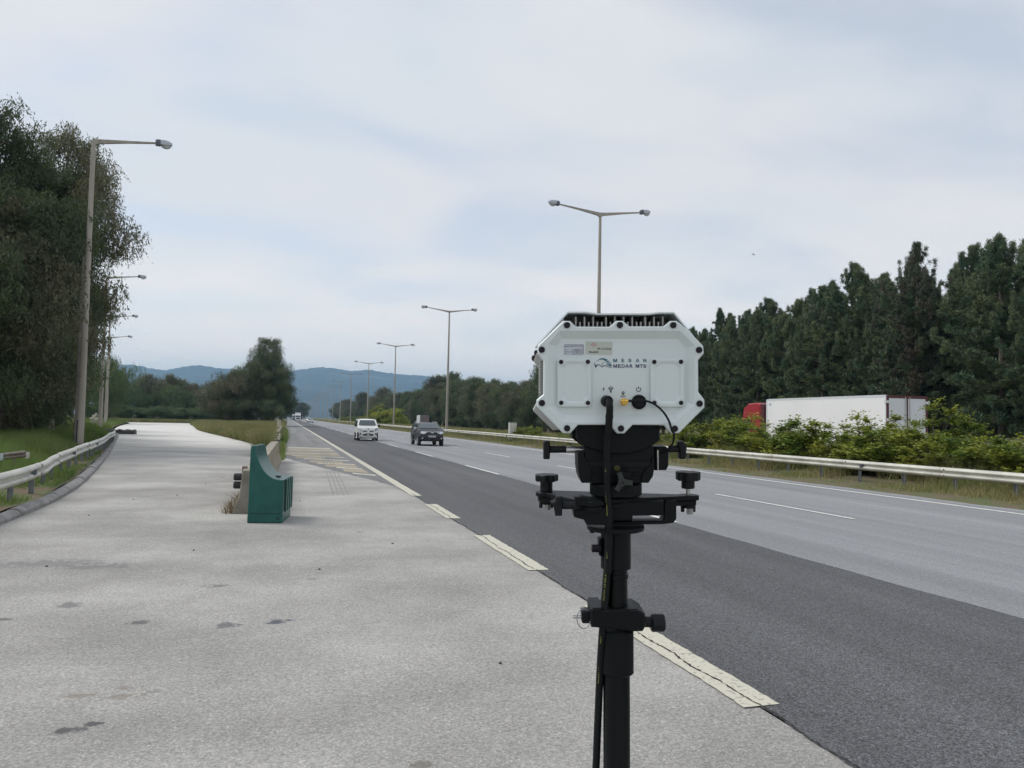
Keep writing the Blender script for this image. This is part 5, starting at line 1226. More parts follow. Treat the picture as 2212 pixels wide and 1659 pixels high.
def cover_mesh():
    mb = MB(); n = len(outl); fo = inset(outl, 2.2)
    mb.v = [(p[0], 0, p[1]) for p in fo] + [(p[0], 2.4, p[1]) for p in outl] + [(p[0], 15, p[1]) for p in outl]
    h = len(rec0); base = len(mb.v); r0b = inset(rec0, 1.6)
    mb.v += [(p[0], 0, p[1]) for p in rec0] + [(p[0], 1.6, p[1]) for p in r0b] + [(p[0], 12.6, p[1]) for p in rec1] + [(p[0], 14.0, p[1]) for p in inset(rec1, 2.0)]
    idx = list(range(n)) + [base+i for i in range(h)]
    for t in tri_hole(fo, rec0): mb.f.append(tuple(idx[i] for i in t))
    for k in range(2):
        for i in range(n): j = (i+1) % n; mb.f.append((k*n+i, k*n+j, (k+1)*n+j, (k+1)*n+i))
    for k in range(3):
        for i in range(h): j = (i+1) % h; mb.f.append((base+k*h+i, base+(k+1)*h+i, base+(k+1)*h+j, base+k*h+j))
    mb.f.append(tuple(base+3*h+i for i in range(h)))
    bk = [2*n+i for i in range(n)]
    for t in tri(outl): mb.f.append(tuple(bk[i] for i in t))
    mb.mi = [0]*len(mb.f); return mb
cover_mesh().build('back_cover', M['white'], inst)
# screws: cap head with a socket
def screw_mesh(r):
    mb = MB(); mb.cyl((0, 1, 0), (0, -3.2, 0), r, n=20, ch=.8); mb.cyl((0, -3.0, 0), (0, -3.5, 0), r*.48, n=6); return mb.mesh('screw', M['bolt'], True)
ring_m = MB(); ring_m.loft([[(13.2*cos(a), 0.3, 13.2*sin(a)) for a in np.linspace(0, 2*pi, 20, endpoint=False)], [(12.2*cos(a), -.7, 12.2*sin(a)) for a in np.linspace(0, 2*pi, 20, endpoint=False)]], cap=True)
scb = screw_mesh(6.9); scs = screw_mesh(4.7)
for p in [(522, 287), (1117, 285), (1718, 287), (238, 563), (2008, 566), (240, 1163), (2014, 1170), (523, 1448), (1130, 1450), (1735, 1452)]:
    x, z = s1(*p); link('screw', scb, inst, (x, -.2, z))
# the two battery hatches on the recessed panel
for hx in (0, 1048):
    P = ccw(B1([(415+hx, 690), (440+hx, 663), (770+hx, 663), (796+hx, 690), (798+hx, 1180), (770+hx, 1207), (440+hx, 1207), (415+hx, 1180)], 6))
    I0 = ccw(B1([(515+hx, 692), (700+hx, 692), (760+hx, 750), (764+hx, 1100), (705+hx, 1168), (512+hx, 1168), (455+hx, 1105), (455+hx, 752)], 6))
    I1 = ccw(B1([(530+hx, 722), (690+hx, 722), (735+hx, 768), (738+hx, 1085), (692+hx, 1140), (528+hx, 1140), (484+hx, 1085), (484+hx, 768)], 9))
    mb = MB(); n = len(P); h = len(I0); F0 = inset(P, 1.3)
    mb.v = [(p[0], 6, p[1]) for p in F0] + [(p[0], 7.4, p[1]) for p in P] + [(p[0], 16, p[1]) for p in P]; b0 = len(mb.v)
    mb.v += [(p[0], 6, p[1]) for p in I0] + [(p[0], 9.4, p[1]) for p in I1]
    idx = list(range(n)) + [b0+i for i in range(h)]
    for t in tri_hole(F0, I0): mb.f.append(tuple(idx[i] for i in t))
    for k in range(2):
        for i in range(n): j = (i+1) % n; mb.f.append((k*n+i, k*n+j, (k+1)*n+j, (k+1)*n+i))
    for i in range(h): j = (i+1) % h; mb.f.append((b0+i, b0+h+i, b0+h+j, b0+j))
    mb.f.append(tuple(b0+h+i for i in range(h))); mb.mi = [0]*len(mb.f)
    ho = mb.build('hatch', M['white'], inst)
    for p in [(456+hx, 701), (757+hx, 699), (457+hx, 1160), (758+hx, 1161)]:
        x, z = back(s1(*p), 6); link('screw', scs, ho, (x, 5.9, z))
# body between the flanges
core = ccw(B1([(560, 330), (1690, 330), (1960, 560), (1965, 1150), (1700, 1400), (560, 1400), (270, 1150), (270, 580)], 15))
mb = MB(); mb.prism_y([(p[0], p[1]) for p in core], 14.5, 150); mb.build('housing', M['white_in'], inst)
# front flange with its own ears, seen past the left edge
ff = ccw([back(s1(*p), 112) for p in ((226, 560), (150, 640), (166, 700), (222, 770), (208, 1105), (140, 1236), (150, 1262), (372, 1478), (430, 1440), (1700, 1420), (1940, 1200), (1950, 500), (1745, 175), (1560, 158), (1455, 170), (868, 170), (735, 152), (540, 158), (300, 420))])
mb = MB(); mb.prism_y(ff, 118, 134, 2); mb.build('front_flange', M['white_in'], inst)
for zz in (600, 658):
    x, z = s1(150 if zz == 600 else 122, zz); x, z = back((x, z), 110); sc_ = link('screw', scb, inst, (x+6, 112, z)); sc_.rotation_euler = (0, 0, Rd(-60))
# heat sink fins: tall and short along the top
for x in (622, 720, 818, 963, 1062, 1160, 1258, 1405, 1503, 1602):
    a, z = back(s1(x, 190), 24); mb = MB(); mb.box(a-1.5, a+1.5, 24, 112, 92, z); mb.build('tall_fin', M['white_in'], inst)
for x in (670, 768, 865, 915, 1013, 1208, 1307, 1355, 1453, 1552):
    a, z = back(s1(x, 250), 24); mb = MB(); mb.box(a-1.4, a+1.4, 24, 112, 92, z); mb.build('short_fin', M['white_in'], inst)
# slanted fins below on the left, ribbed grille on the left side
for k in range(5):
    o_ = k*6.0; P = [back(s1(140+o_*4.6, 1240-o_*.8), 60+9*k), back(s1(390+o_*3.0, 1470), 60+9*k), back(s1(470, 1440), 60+9*k), back(s1(240, 1200), 60+9*k)]
    mb = MB(); mb.prism_y(ccw(P), 62+10*k, 65+10*k); mb.build('slanted_fin', M['white_in'], inst)
for k in range(22):
    zt = 690 + k*17; x0, z = back(s1(206, zt), 60); x1, _ = back(s1(262, zt), 20); mb = MB(); mb.box(x0+1, x1, 20, 100, z-1.0, z+.7); mb.build('side_rib', M['white_in'], inst)
mb = MB(); P = ccw([back(s1(205, 660), 100), back(s1(262, 660), 100), back(s1(262, 1100), 100), back(s1(203, 1110), 100)]); mb.prism_y(P, 100, 104); mb.build('side_plate', M['white_in'], inst)
mb = MB(); P = ccw([back(s1(185, 600), 70), back(s1(255, 690), 70), back(s1(215, 770), 70), back(s1(150, 690), 70)]); mb.prism_y(P, 60, 112); mb.build('side_bracket', M['white_in'], inst)
# sun hood: bent sheet
hood = [(186, 505), (500, 165), (530, 135), (560, 131), (735, 131), (868, 150), (1455, 150), (1560, 136), (1735, 136), (1788, 198), (1978, 432)]
HP = [s1(*p) for p in hood]
def offs_poly(P, d):
    out = []
    for i, p in enumerate(P):
        a = Vector(P[max(0, i-1)]); b = Vector(P[min(len(P)-1, i+1)]); t_ = (b-a).normalized(); n_ = Vector((t_.y, -t_.x)); out.append((p[0]+n_.x*d, p[1]+n_.y*d))
    return out
lo_ = offs_poly(HP, 3.0)
loops = []
for y, sc_ in ((6, 1.0), (60, 1.0), (150, 1.0)):
    k = 1.0; loops.append([(p[0], y, p[1]) for p in HP] + [(p[0], y, p[1]) for p in lo_[::-1]])
mb = MB(); mb.loft(loops); mb.build('sun_hood', M['white'], inst)
# stickers ----------------------------------------------------------------------
YP = 13.9     # recessed panel plane (front side at 14)
def plate_(name, P, m, y=YP, t_=.35, par=None):
    mb = MB(); mb.prism_y(ccw(P), y-t_, y); return mb.build(name, m, par or inst)
def sp(a, b): return back(s1(a, b), YP)
def text(txt, a, b, h_px, m, w_px=None, bold=0.0, y=None, par=None, rot=0.0, name='lettering', spacing=1.0, anchor=None):
    """flat print: baseline left corner at drawing point (a,b), cap height h_px, fitted to w_px"""
    cu = bpy.data.curves.new(name, 'FONT'); cu.body = txt; cu.size = 1.0; cu.offset = bold; cu.space_character = spacing; cu.resolution_u = 3; cu.fill_mode = 'FRONT'
    tmp = bpy.data.objects.new('tmp_text', cu); me = bpy.data.meshes.new_from_object(tmp); bpy.data.objects.remove(tmp)
    n = len(me.vertices); co = np.empty(n*3); me.vertices.foreach_get('co', co); co = co.reshape(-1, 3)
    x0, x1 = co[:, 0].min(), co[:, 0].max(); z0, z1 = co[:, 1].min(), co[:, 1].max()
    k = 1/5.2126*(1+YP/1662); hh = h_px*k; ww = (w_px*k if w_px else (x1-x0)/(z1-z0)*hh)
    X = (co[:, 0]-x0)/(x1-x0)*ww; Z = (co[:, 1]-z0)/(z1-z0)*hh
    px, pz = anchor if anchor else sp(a, b); c_, s_ = cos(rot), sin(rot)
    out = np.stack([px + X*c_ - Z*s_, np.full(n, (YP-.6) if y is None else y), pz + X*s_ + Z*c_], 1)
    me.vertices.foreach_set('co', out.reshape(-1)); me.materials.clear(); me.materials.append(m); me.update()
    return link(name, me, par or inst)
st1 = plate_('rating_label', [sp(*p) for p in ((486, 512), (496, 503), (708, 503), (717, 512), (717, 614), (708, 623), (496, 623), (486, 614))], M['label_silver'])
st1['label'] = 'small silver rating label with dark print'
def ink(name, pts, m, par, y=YP-.55, t_=.12): return plate_(name, [sp(*p) for p in pts], m, y, t_, par)
ink('label_border', [(490, 506), (712, 506), (712, 511), (490, 511)], M['ink_grey'], st1)
ink('label_border', [(700, 514), (706, 514), (706, 612), (700, 612)], M['ink_grey'], st1)
ink('label_logo', [(488, 516), (494, 530), (510, 520), (522, 522), (532, 530), (542, 521), (562, 527), (562, 530), (543, 526), (532, 535), (520, 527), (510, 525), (496, 537), (490, 534)], M['ink'], st1)
text('MESAN A.Ş.', 566, 530, 13, M['ink'], 126, .02, YP-.6, st1, name='label_print')
text('TYPE', 491, 569, 9, M['ink_blk'], 30, .02, YP-.6, st1, name='label_print'); text('MODEL NO', 491, 592, 9, M['ink_blk'], 84, .02, YP-.6, st1, name='label_print'); text('S/N', 491, 614, 9, M['ink_blk'], 28, .02, YP-.6, st1, name='label_print')
for z in (557, 580, 602):
    ink('label_box', [(582, z), (690, z), (690, z+19), (582, z+19)], M['ink_grey'], st1); ink('label_box', [(585, z+3), (687, z+3), (687, z+16), (585, z+16)], M['label_silver'], st1, YP-.68)
text('MEDAR', 612, 570, 9, M['ink_blk'], 52, .02, YP-.82, st1, name='label_print'); text('MTS', 622, 594, 9, M['ink_blk'], 34, .02, YP-.82, st1, name='label_print')
st2 = plate_('inspection_sticker', [sp(*p) for p in ((737, 468), (1030, 476), (1036, 484), (1030, 618), (1022, 625), (740, 616), (732, 608), (732, 476))], M['label_clear'])
st2['label'] = 'beige dated sticker with a red diamond mark'
text('09.10.2024', 862, 562, 22, M['ink_blk'], 158, .012, YP-.6, st2, rot=Rd(-1.5), name='sticker_print'); text('B16259', 773, 600, 21, M['ink_blk'], 102, .03, YP-.6, st2, rot=Rd(-1.0), name='sticker_print')
def diamond(r): return [(824-36*r, 508), (824, 508-24*r), (824+36*r, 508), (824, 508+24*r)]
for q in range(4):
    a, b = diamond(1)[q], diamond(1)[(q+1) % 4]; c, d = diamond(.78)[(q+1) % 4], diamond(.78)[q]; ink('red_diamond', [a, b, c, d], M['ink_red'], st2)
for x in (812, 822, 832): ink('red_diamond', [(x, 498+abs(x-823)*.5), (x+4, 498+abs(x-823)*.5), (x+4, 518-abs(x-823)*.5), (x, 518-abs(x-823)*.5)], M['ink_red'], st2)
# maker's mark and name, as printed on the cover
def glyph(ch_, x, yb, h, w_, m):
    # heavy sans capitals drawn as outlines on a 0..1 grid
    t_ = 8.6/w_; v = .21
    G = {'M': [(0, 0), (t_, 0), (t_, .70), (.5-t_*.45, 0), (.5+t_*.45, 0), (1-t_, .70), (1-t_, 0), (1, 0), (1, 1), (1-t_*1.35, 1), (.5, .34), (t_*1.35, 1), (0, 1)],
         'E': [(0, 0), (1, 0), (1, v*.85), (t_, v*.85), (t_, .42), (.92, .42), (.92, .60), (t_, .60), (t_, 1-v*.85), (.97, 1-v*.85), (.97, 1), (0, 1)],
         'N': [(0, 0), (t_, 0), (t_, .64), (1-t_, 0), (1, 0), (1, 1), (1-t_, 1), (1-t_, .36), (t_, 1), (0, 1)],
         'T': [(.5-t_/2, 0), (.5+t_/2, 0), (.5+t_/2, 1-v*.85), (1, 1-v*.85), (1, 1), (0, 1), (0, 1-v*.85), (.5-t_/2, 1-v*.85)]}
    if ch_ == 'A':
        for P in ([(0, 0), (t_*1.05, 0), (.5+t_*.12, 1), (.5-t_*.55, 1)], [(1-t_*1.05, 0), (1, 0), (.5+t_*.55, 1), (.5-t_*.12, 1)], [(.2, .24), (.8, .24), (.75, .40), (.25, .40)]): plate_('maker_name', [sp(x+a*w_, yb-b*h) for a, b in P], m, YP-.55-.01*(P[0][0]), .12, inst)
    elif ch_ in G: ink('maker_name', [(x+a*w_, yb-b*h) for a, b in G[ch_]], m, inst)
    else: text(ch_, x, yb, h, m, w_, .022, name='maker_name')
for ch_, x, w_ in (('M', 1043, 43), ('E', 1136, 32), ('S', 1212, 36), ('A', 1296, 40), ('N', 1380, 35)): glyph(ch_, x, 703, 38, w_, M['ink_teal'])
for ch_, x, w_ in (('M', 1043, 43), ('E', 1096, 33), ('D', 1138, 35), ('A', 1179, 38), ('R', 1227, 36), ('M', 1294, 42), ('T', 1342, 32), ('S', 1379, 36)): glyph(ch_, x, 766, 38, w_, M['ink'])
def lg(a, b): # zoomed drawing (2330..2570, 1380..1470) to the main drawing
    return ((2330 + a*240/2212 - 2050)*2.8597, (1380 + b*90/830 - 1180)*2.8597)
def logo(name, pts, m): return ink(name, [lg(*p) for p in pts], m, inst)
logo('logo_wave', [(88, 450), (110, 455), (155, 545), (200, 510), (245, 503), (290, 515), (385, 580), (440, 528), (480, 532), (600, 580), (720, 612), (720, 628), (640, 610), (480, 556), (450, 552), (395, 610), (380, 610), (285, 540), (245, 525), (205, 545), (140, 632), (128, 625)], M['ink'])
def arc_pts(cx, cy, r, a0, a1, n=10): return [(cx + r*cos(Rd(a0+(a1-a0)*i/n)), cy - r*sin(Rd(a0+(a1-a0)*i/n))) for i in range(n+1)]
up = [(172, 402), (230, 345), (290, 300), (350, 280), (420, 282), (500, 302), (560, 328), (592, 350)]; dn = [(500, 388), (455, 352), (400, 330), (340, 326), (280, 338), (230, 365), (182, 405)]
logo('logo_arc', up + dn, M['ink_teal'])
for P in ([(508, 402), (612, 372), (655, 402), (520, 430)], [(528, 455), (672, 436), (695, 472), (535, 477)], [(535, 508), (708, 496), (722, 545), (728, 585), (540, 525)]): logo('logo_bar', P, M['ink_teal'])
logo('logo_needle', [(440, 405), (450, 408), (388, 490), (382, 508), (368, 515), (352, 508), (350, 492), (370, 484)], M['ink_blk'])
# port symbols: lightning, trident, pin, power
ink('flash_symbol', [(938, 972), (930, 1003), (920, 1003), (921, 1006), (930, 1008), (929, 1032), (945, 994), (935, 992)], M['ink_blk'], inst)
def lines(name, segs, w_, m):
    mb = MB()
    for (a, b) in segs:
        p = Vector(sp(*a)); q = Vector(sp(*b)); d = (q-p).normalized(); n_ = Vector((-d.y, d.x))*w_; mb.prism_y(ccw([tuple(p-n_), tuple(q-n_), tuple(q+n_), tuple(p+n_)]), YP-.6, YP-.45)
    return mb
mb = lines('', [((1016, 980), (1016, 1040)), ((1016, 1022), (996, 1006)), ((996, 1006), (996, 994)), ((1016, 1016), (1036, 1002)), ((1036, 1002), (1036, 990))], .75, M['ink_blk'])
for c, r in (((1016, 1036), 2.0), ((996, 994), 1.5), ((1036, 992), 1.4)): mb.cyl((sp(*c)[0], YP-.6, sp(*c)[1]), (sp(*c)[0], YP-.45, sp(*c)[1]), r, n=10)
mb.prism_y(ccw([sp(1009, 986), sp(1016, 970), sp(1023, 986)]), YP-.62, YP-.47); mb.build('usb_symbol', M['ink_blk'], inst)
mb = MB(); cx, cz = sp(1154, 1048)
ring_o = [(cx+3.1*cos(a), cz+3.1*sin(a)) for a in np.linspace(Rd(-35), Rd(215), 14)] + [(cx, cz-6.6)]; ring_i = [(cx+1.4*cos(a), cz+1.4*sin(a)) for a in np.linspace(0, 2*pi, 12, endpoint=False)]
V = [(p[0], YP-.6, p[1]) for p in ring_o + ring_i]; mb.add(V, [tuple(t) for t in tri_hole(ring_o, ring_i)]); 
mb2 = lines('', [(( 1128, 1078), (1128, 1086)), ((1128, 1086), (1142, 1092)), ((1142, 1092), (1166, 1092)), ((1166, 1092), (1180, 1086)), ((1180, 1086), (1180, 1078))], .6, None); mb.add(mb2.v, mb2.f); mb.build('location_symbol', M['ink_blk'], inst)
mb = lines('', [((1328, 978), (1328, 1003))], .8, None); c = sp(1328, 1008); pts = [(c[0]+4.7*cos(a), c[1]+4.7*sin(a)) for a in np.linspace(Rd(125), Rd(415), 18)]
for a, b in zip(pts[:-1], pts[1:]):
    p = Vector(a); q = Vector(b); d = (q-p).normalized(); n_ = Vector((-d.y, d.x))*.7; mb.prism_y(ccw([tuple(p-n_), tuple(q-n_), tuple(q+n_), tuple(p+n_)]), YP-.6, YP-.45)
mb.build('power_symbol', M['ink_blk'], inst)
# small maker's wave on the lower flange
plate_('flange_logo', [s1(*p) for p in ((1380, 1404), (1390, 1420), (1404, 1409), (1418, 1411), (1430, 1420), (1440, 1412), (1474, 1421), (1474, 1425), (1441, 1417), (1430, 1426), (1416, 1417), (1405, 1416), (1390, 1428))], M['ink_blk'], -.15, .2)
# connectors
px, pz = back(s1(975, 1142), 5)
mb = MB(); mb.cyl((px-1, 14, pz), (px-1, -8, pz), 12.5, n=20, ch=1); mb.cyl((px-1, -8, pz), (px-1, -20, pz), 11.5, 10.5, n=20); mb.build('power_port', M['black_r'], inst, smooth=True)
gx, gz = back(s1(1160, 1152), 6)
mb = MB(); mb.cyl((gx, 14, gz), (gx, 3, gz), 6.5, n=14); mb.cyl((gx, 4, gz), (gx, -5, gz), 8.9, n=6, ch=.8); mb.cyl((gx, -5, gz), (gx, -9, gz), 6.6, n=14, ch=.7); mb.cyl((gx-1, -6, gz+2), (gx+8, -6, gz+2.5), 4.2, n=12, ch=.5); mb.build('antenna_port', M['brass'], inst, smooth=True)
bx, bz = back(s1(1334, 1152), 8)
mb = MB(); mb.cyl((bx, 14, bz), (bx, 5.5, bz), 15.9, n=28, ch=1.2); mb.cyl((bx, 6, bz), (bx, 3.0, bz), 13.6, n=28, ch=.8); bo = mb.build('power_button', M['black'], inst, smooth=True)
mb = MB(); mb.cyl((bx, 3.4, bz), (bx, 1.6, bz), 9.5, n=24, ch=.6); mb.build('button_cap', M['knob'], bo, smooth=True)
# thin antenna lead
w_ = [(gx+6, -6, gz+2.5), (gx+14, -7, gz+2.5)] + [(*back(s1(*p), -6)[:1], -6-2*i/4, back(s1(*p), -6)[1]) for i, p in enumerate([(1330, 1138), (1420, 1142), (1520, 1185), (1610, 1270), (1670, 1370), (1700, 1470)])]
w_ += [(*back(s2(*p), 10)[:1], yv, back(s2(*p), 10)[1]) for p, yv in (((1708, 80), -8), ((1703, 180), 0), ((1672, 255), 18), ((1625, 310), 36), ((1592, 350), 48))]
ld = MB(); ld.tube(spline(w_, 6), 2.3, 8); ld.build('antenna_lead', M['black_r'], inst, smooth=True)
mb = MB(); mb.cyl((gx+7, -6, gz+2.5), (gx+20, -7, gz+2.6), 2.9, n=10); mb.build('lead_boot', M['black_r'], inst)
# main cable with printed sleeve
hs = [(px-1, -17, pz+1), (px+.5, -26, pz-6), (s1(985, 1215)[0], -28, s1(985, 1215)[1]), (*s1(982, 1330)[:1], -24, s1(982, 1330)[1]), (s1(978, 1500)[0], -15, s1(978, 1500)[1])]
hs += [(s2(a, b)[0]-1, y, s2(a, b)[1]) for (a, b), y in (((976, 150), -8), ((976, 320), -4), ((988, 700), 6), ((1004, 1050), 10), ((1010, 1300), 14), ((1002, 1655), 22))]
hs += [(s3(a, b)[0], y, s3(a, b)[1]) for (a, b), y in (((497, 130), 26), ((474, 450), 28), ((455, 800), 40), ((439, 1200), 48), ((424, 1659), 55), ((415, 2000), 60), ((420, 2700), 70))]
hsp = spline(hs, 7); nH = len(hsp)
rr_ = [(9.2 if p.z > -15 and i > 3 else 7.6) if p.z > s1(0, 1300)[1] else 7.9 for i, p in enumerate(hsp)]
mb = MB(); mb.tube(hsp, rr_, 14); mb.build('power_cable', M['black_r'], inst, smooth=True)
for zc in (s1(0, 1310)[1], s2(0, 150)[1]):
    i = min(range(4, nH), key=lambda q: abs(hsp[q].z-zc)); mb = MB(); mb.tube([hsp[i-1], hsp[i+1]], 8.4, 14); mb.build('sleeve_edge', M['black_r'], inst, smooth=True)
mb = MB(); L2 = [(p.x-1.5, p.y+11, p.z) for p in hsp if p.z < -330]; mb.tube(L2, 6.0, 10); mb.build('second_cable', M['black_r'], inst, smooth=True)
def on_cable(zc):
    i = min(range(4, nH), key=lambda q: abs(hsp[q].z-zc)); return hsp[i], (hsp[i-1]-hsp[i+1]).normalized()
for f, a, b in ((s2, (945, 500), 0), (s2, (962, 1000), 0), (s2, (978, 1495), 0), (s3, (462, 350), 0), (s3, (446, 705), 0), (s3, (430, 1040), 0)):
    z0 = f(*a)[1]; p, d = on_cable(z0); th = math.atan2(d.z, d.x)
    q = (p.x-2.2, z0); kz = 5.2126/(1+YP/1662)
    for tt, dist, ln in (('Raychem', 0, 24), ('1/2 DR-25', 28, 32)):
        c2, s2_ = cos(th), sin(th); yy = p.y - 8.25
        o = text(tt, 0, 0, 3.6*kz, M['ink_yel'], ln*kz, .02, yy, inst, th, 'cable_print', anchor=(q[0]+c2*dist, q[1]+s2_*dist))

# ------------------------------------------------------------------ the stand
Y0 = 62.0                                    # axis of the column
stand = empty('instrument_stand', (0, 0, 0), 0, 'black column stand with levelling screws carrying the white instrument', 'stand')
stand.matrix_world = inst.matrix_world.copy()
def PB(name, pts, y0, y1, m='black', f=s2, ch=1.2, yref=None, par=None):
    y = y0 if yref is None else yref; mb = MB(); mb.prism_y(ccw([back(f(*p), y) for p in pts]), y0, y1, ch); return mb.build(name, M[m], par or stand)
def cyl2(name, a, b, r, y, m='black', f=s2, n=16, ch=.8, r1=None, par=None):
    p = back(f(*a), y); q = back(f(*b), y); mb = MB(); mb.cyl((p[0], y, p[1]), (q[0], y, q[1]), r, r1, n=n, ch=ch); return mb.build(name, M[m], par or stand, smooth=True)
# cradle under the instrument
PB('cradle_block', [(630, -80), (1568, -80), (1568, 150), (1480, 216), (1400, 254), (1300, 286), (1200, 304), (1100, 310), (1000, 300), (880, 276), (780, 245), (700, 212), (632, 132)], 22, 104, ch=2)
PB('cradle_cheek', [(575, -40), (640, -40), (640, 120), (700, 205), (690, 215), (580, 132)], 60, 118)
PB('tilt_body', [(718, 222), (1505, 222), (1505, 352), (1470, 470), (1390, 520), (1360, 642), (800, 642), (775, 520), (722, 352)], 30, 100)
PB('tilt_recess', [(752, 392), (1475, 392), (1475, 455), (752, 455)], 27, 32, 'black_r', ch=.5)
PB('tilt_cheek', [(645, 288), (718, 288), (720, 345), (752, 392), (800, 470), (790, 634), (690, 634), (662, 560), (648, 460)], 24, 110)
PB('tilt_cheek', [(1506, 352), (1505, 480), (1490, 560), (1440, 634), (1362, 634), (1366, 560), (1430, 455), (1478, 400), (1478, 352)], 24, 110)
PB('clamp_box', [(1512, 225), (1640, 225), (1666, 250), (1666, 440), (1640, 490), (1512, 492)], 40, 90, ch=2)
PB('clamp_lever', [(1535, 262), (1556, 262), (1556, 490), (1540, 490)], 36, 42, 'steel', ch=.6)
mb = MB(); p = back(s2(1085, 470), 28); mb.cyl((p[0], 30, p[1]), (p[0], 26.5, p[1]), 7, n=16, ch=.6); mb.build('bubble_level', mat('level_vial', (.05, .05, .015), .2), stand, smooth=True)
# side knobs of the tilt axis
cyl2('tilt_rod', (508, 258), (722, 258), 7.4, 66, 'steel'); cyl2('knob_sleeve', (330, 255), (514, 255), 8.0, 66, 'knob')
kn = PB('tilt_knob', [(258, 172), (270, 162), (322, 162), (332, 172), (332, 212), (338, 255), (332, 305), (330, 358), (322, 368), (264, 368), (258, 358)], 54, 78, 'knob', ch=3)
cyl2('knob_sleeve', (1666, 250), (1792, 250), 8.0, 66, 'knob')
PB('tilt_knob', [(1772, 178), (1782, 166), (1842, 166), (1848, 190), (1870, 196), (1876, 220), (1868, 300), (1862, 356), (1852, 366), (1796, 366), (1788, 355), (1788, 240), (1776, 225)], 54, 78, 'knob', ch=3)
# neck and three armed clamping knob
p = back(s2(1070, 700), Y0); mb = MB(); mb.cyl((p[0], Y0, p[1]-12), (p[0], Y0, p[1]+14), 58, n=36, ch=2); mb.build('neck', M['black'], stand, smooth=True)
PB('neck_plate', [(815, 520), (905, 520), (905, 545), (815, 545)], 26, 34, ch=.5); PB('neck_plate', [(1265, 518), (1360, 518), (1360, 545), (1265, 545)], 26, 34, ch=.5); PB('knob_mount', [(1110, 512), (1232, 512), (1232, 752), (1110, 752)], 6, 30, ch=1)
mb = MB(); c = back(s2(1145, 625), -6)
for a, L in ((Rd(108), 22), (Rd(-5), 22.5), (Rd(236), 22)):
    d = Vector((cos(a), sin(a))); n_ = Vector((-d.y, d.x)); P = [Vector(c)+n_*7-d*2, Vector(c)+n_*5.2+d*L*.7, Vector(c)+n_*5.5+d*L, Vector(c)-n_*5.5+d*L, Vector(c)-n_*5.2+d*L*.7, Vector(c)-n_*7-d*2]
    mb.prism_y(ccw([tuple(q) for q in P]), -9, 5, 1.5)
mb.cyl((c[0], 8, c[1]), (c[0], -11, c[1]), 8.8, n=18, ch=1.2); wk = mb.build('wing_knob', mat('worn_knob', (.022, .028, .026), .6), stand)
mb = MB(); mb.cyl((c[0], -10.5, c[1]), (c[0], -12, c[1]), 3.2, n=6); mb.build('knob_socket', M['bolt'], wk)
# levelling plate: a three armed plate seen edge on
def pl(u, y, f=s2): p = back(f(u, 0), y); return p[0], y
lvz = -116.7 - 24.5 + 24.5
zt = back(s2(0, 786), 60)[1]; zb_ = back(s2(0, 850), 60)[1]
A_ = pl(290, 140); Bq = pl(1885, 84); Cq = pl(800, 6)
plan = []
for (c, a0) in ((A_, 90), (Cq, 205), (Bq, 330)):
    plan += [(c[0]+25*cos(Rd(a0+q)), c[1]+25*sin(Rd(a0+q))) for q in range(0, 181, 30)]
cen = ((A_[0]+Bq[0]+Cq[0])/3, (A_[1]+Bq[1]+Cq[1])/3)
mb = MB(); mb.prism(ccw([(p[0], p[1]) for p in plan]), 'z', zb_+2, zt, 1.5); mb.build('levelling_plate', M['black'], stand)
mb = MB(); P2 = [(cen[0]+(p[0]-cen[0])*.97, cen[1]+(p[1]-cen[1])*.97) for p in plan]; mb.prism(ccw(P2), 'z', zb_-9, zb_+1, 1.0); mb.build('base_plate', M['black'], stand)
def star(cx, cy, z0, z1, r, n=7):
    P = []
    for i in range(n*6): a = 2*pi*i/(n*6); q = r*(1+.075*cos(n*a)); P.append((cx+q*cos(a), cy+q*sin(a)))
    mb = MB(); mb.prism(ccw(P), 'z', z0, z1, 2.0); return mb
def levscrew(c, ztop, zknob, r, rod):
    x, y = c; mb = star(x, y, zknob, ztop, r); k_ = mb.build('levelling_knob', M['knob'], stand)
    mb = MB(); mb.cyl((x, y, zt+rod), (x, y, zknob+1), r*.56, n=18, ch=1.5); mb.build('knob_stem', M['knob'], k_, smooth=True)
    if rod > 1: mb = MB(); mb.cyl((x, y, zt-4), (x, y, zt+rod+1), 4.8, n=12); mb.build('screw_rod', M['steel'], k_, smooth=True)
    mb = MB(); mb.cyl((x, y, zb_-16), (x, y, zb_-8.5), 17, n=20, ch=1); mb.build('foot_disc', M['black'], k_, smooth=True)
    mb = MB(); mb.cyl((x+3, y-4, zb_-30), (x+3, y-4, zb_-15), 8, n=6, ch=1); mb.build('lock_nut', M['rim'], k_)
    for q in (-13, 12): mb = MB(); mb.cyl((x+q, y-3, zb_-25), (x+q, y-3, zb_-15), 4.5, n=6, ch=.6); mb.build('plate_bolt', M['bolt'], k_)
kA = back(s2(290, 535), 140); levscrew(A_, kA[1], back(s2(290, 612), 140)[1], 26, 0)
kB = back(s2(1872, 490), 84); levscrew(Bq, kB[1]-3, back(s2(1872, 602), 84)[1], 26.5, 15)
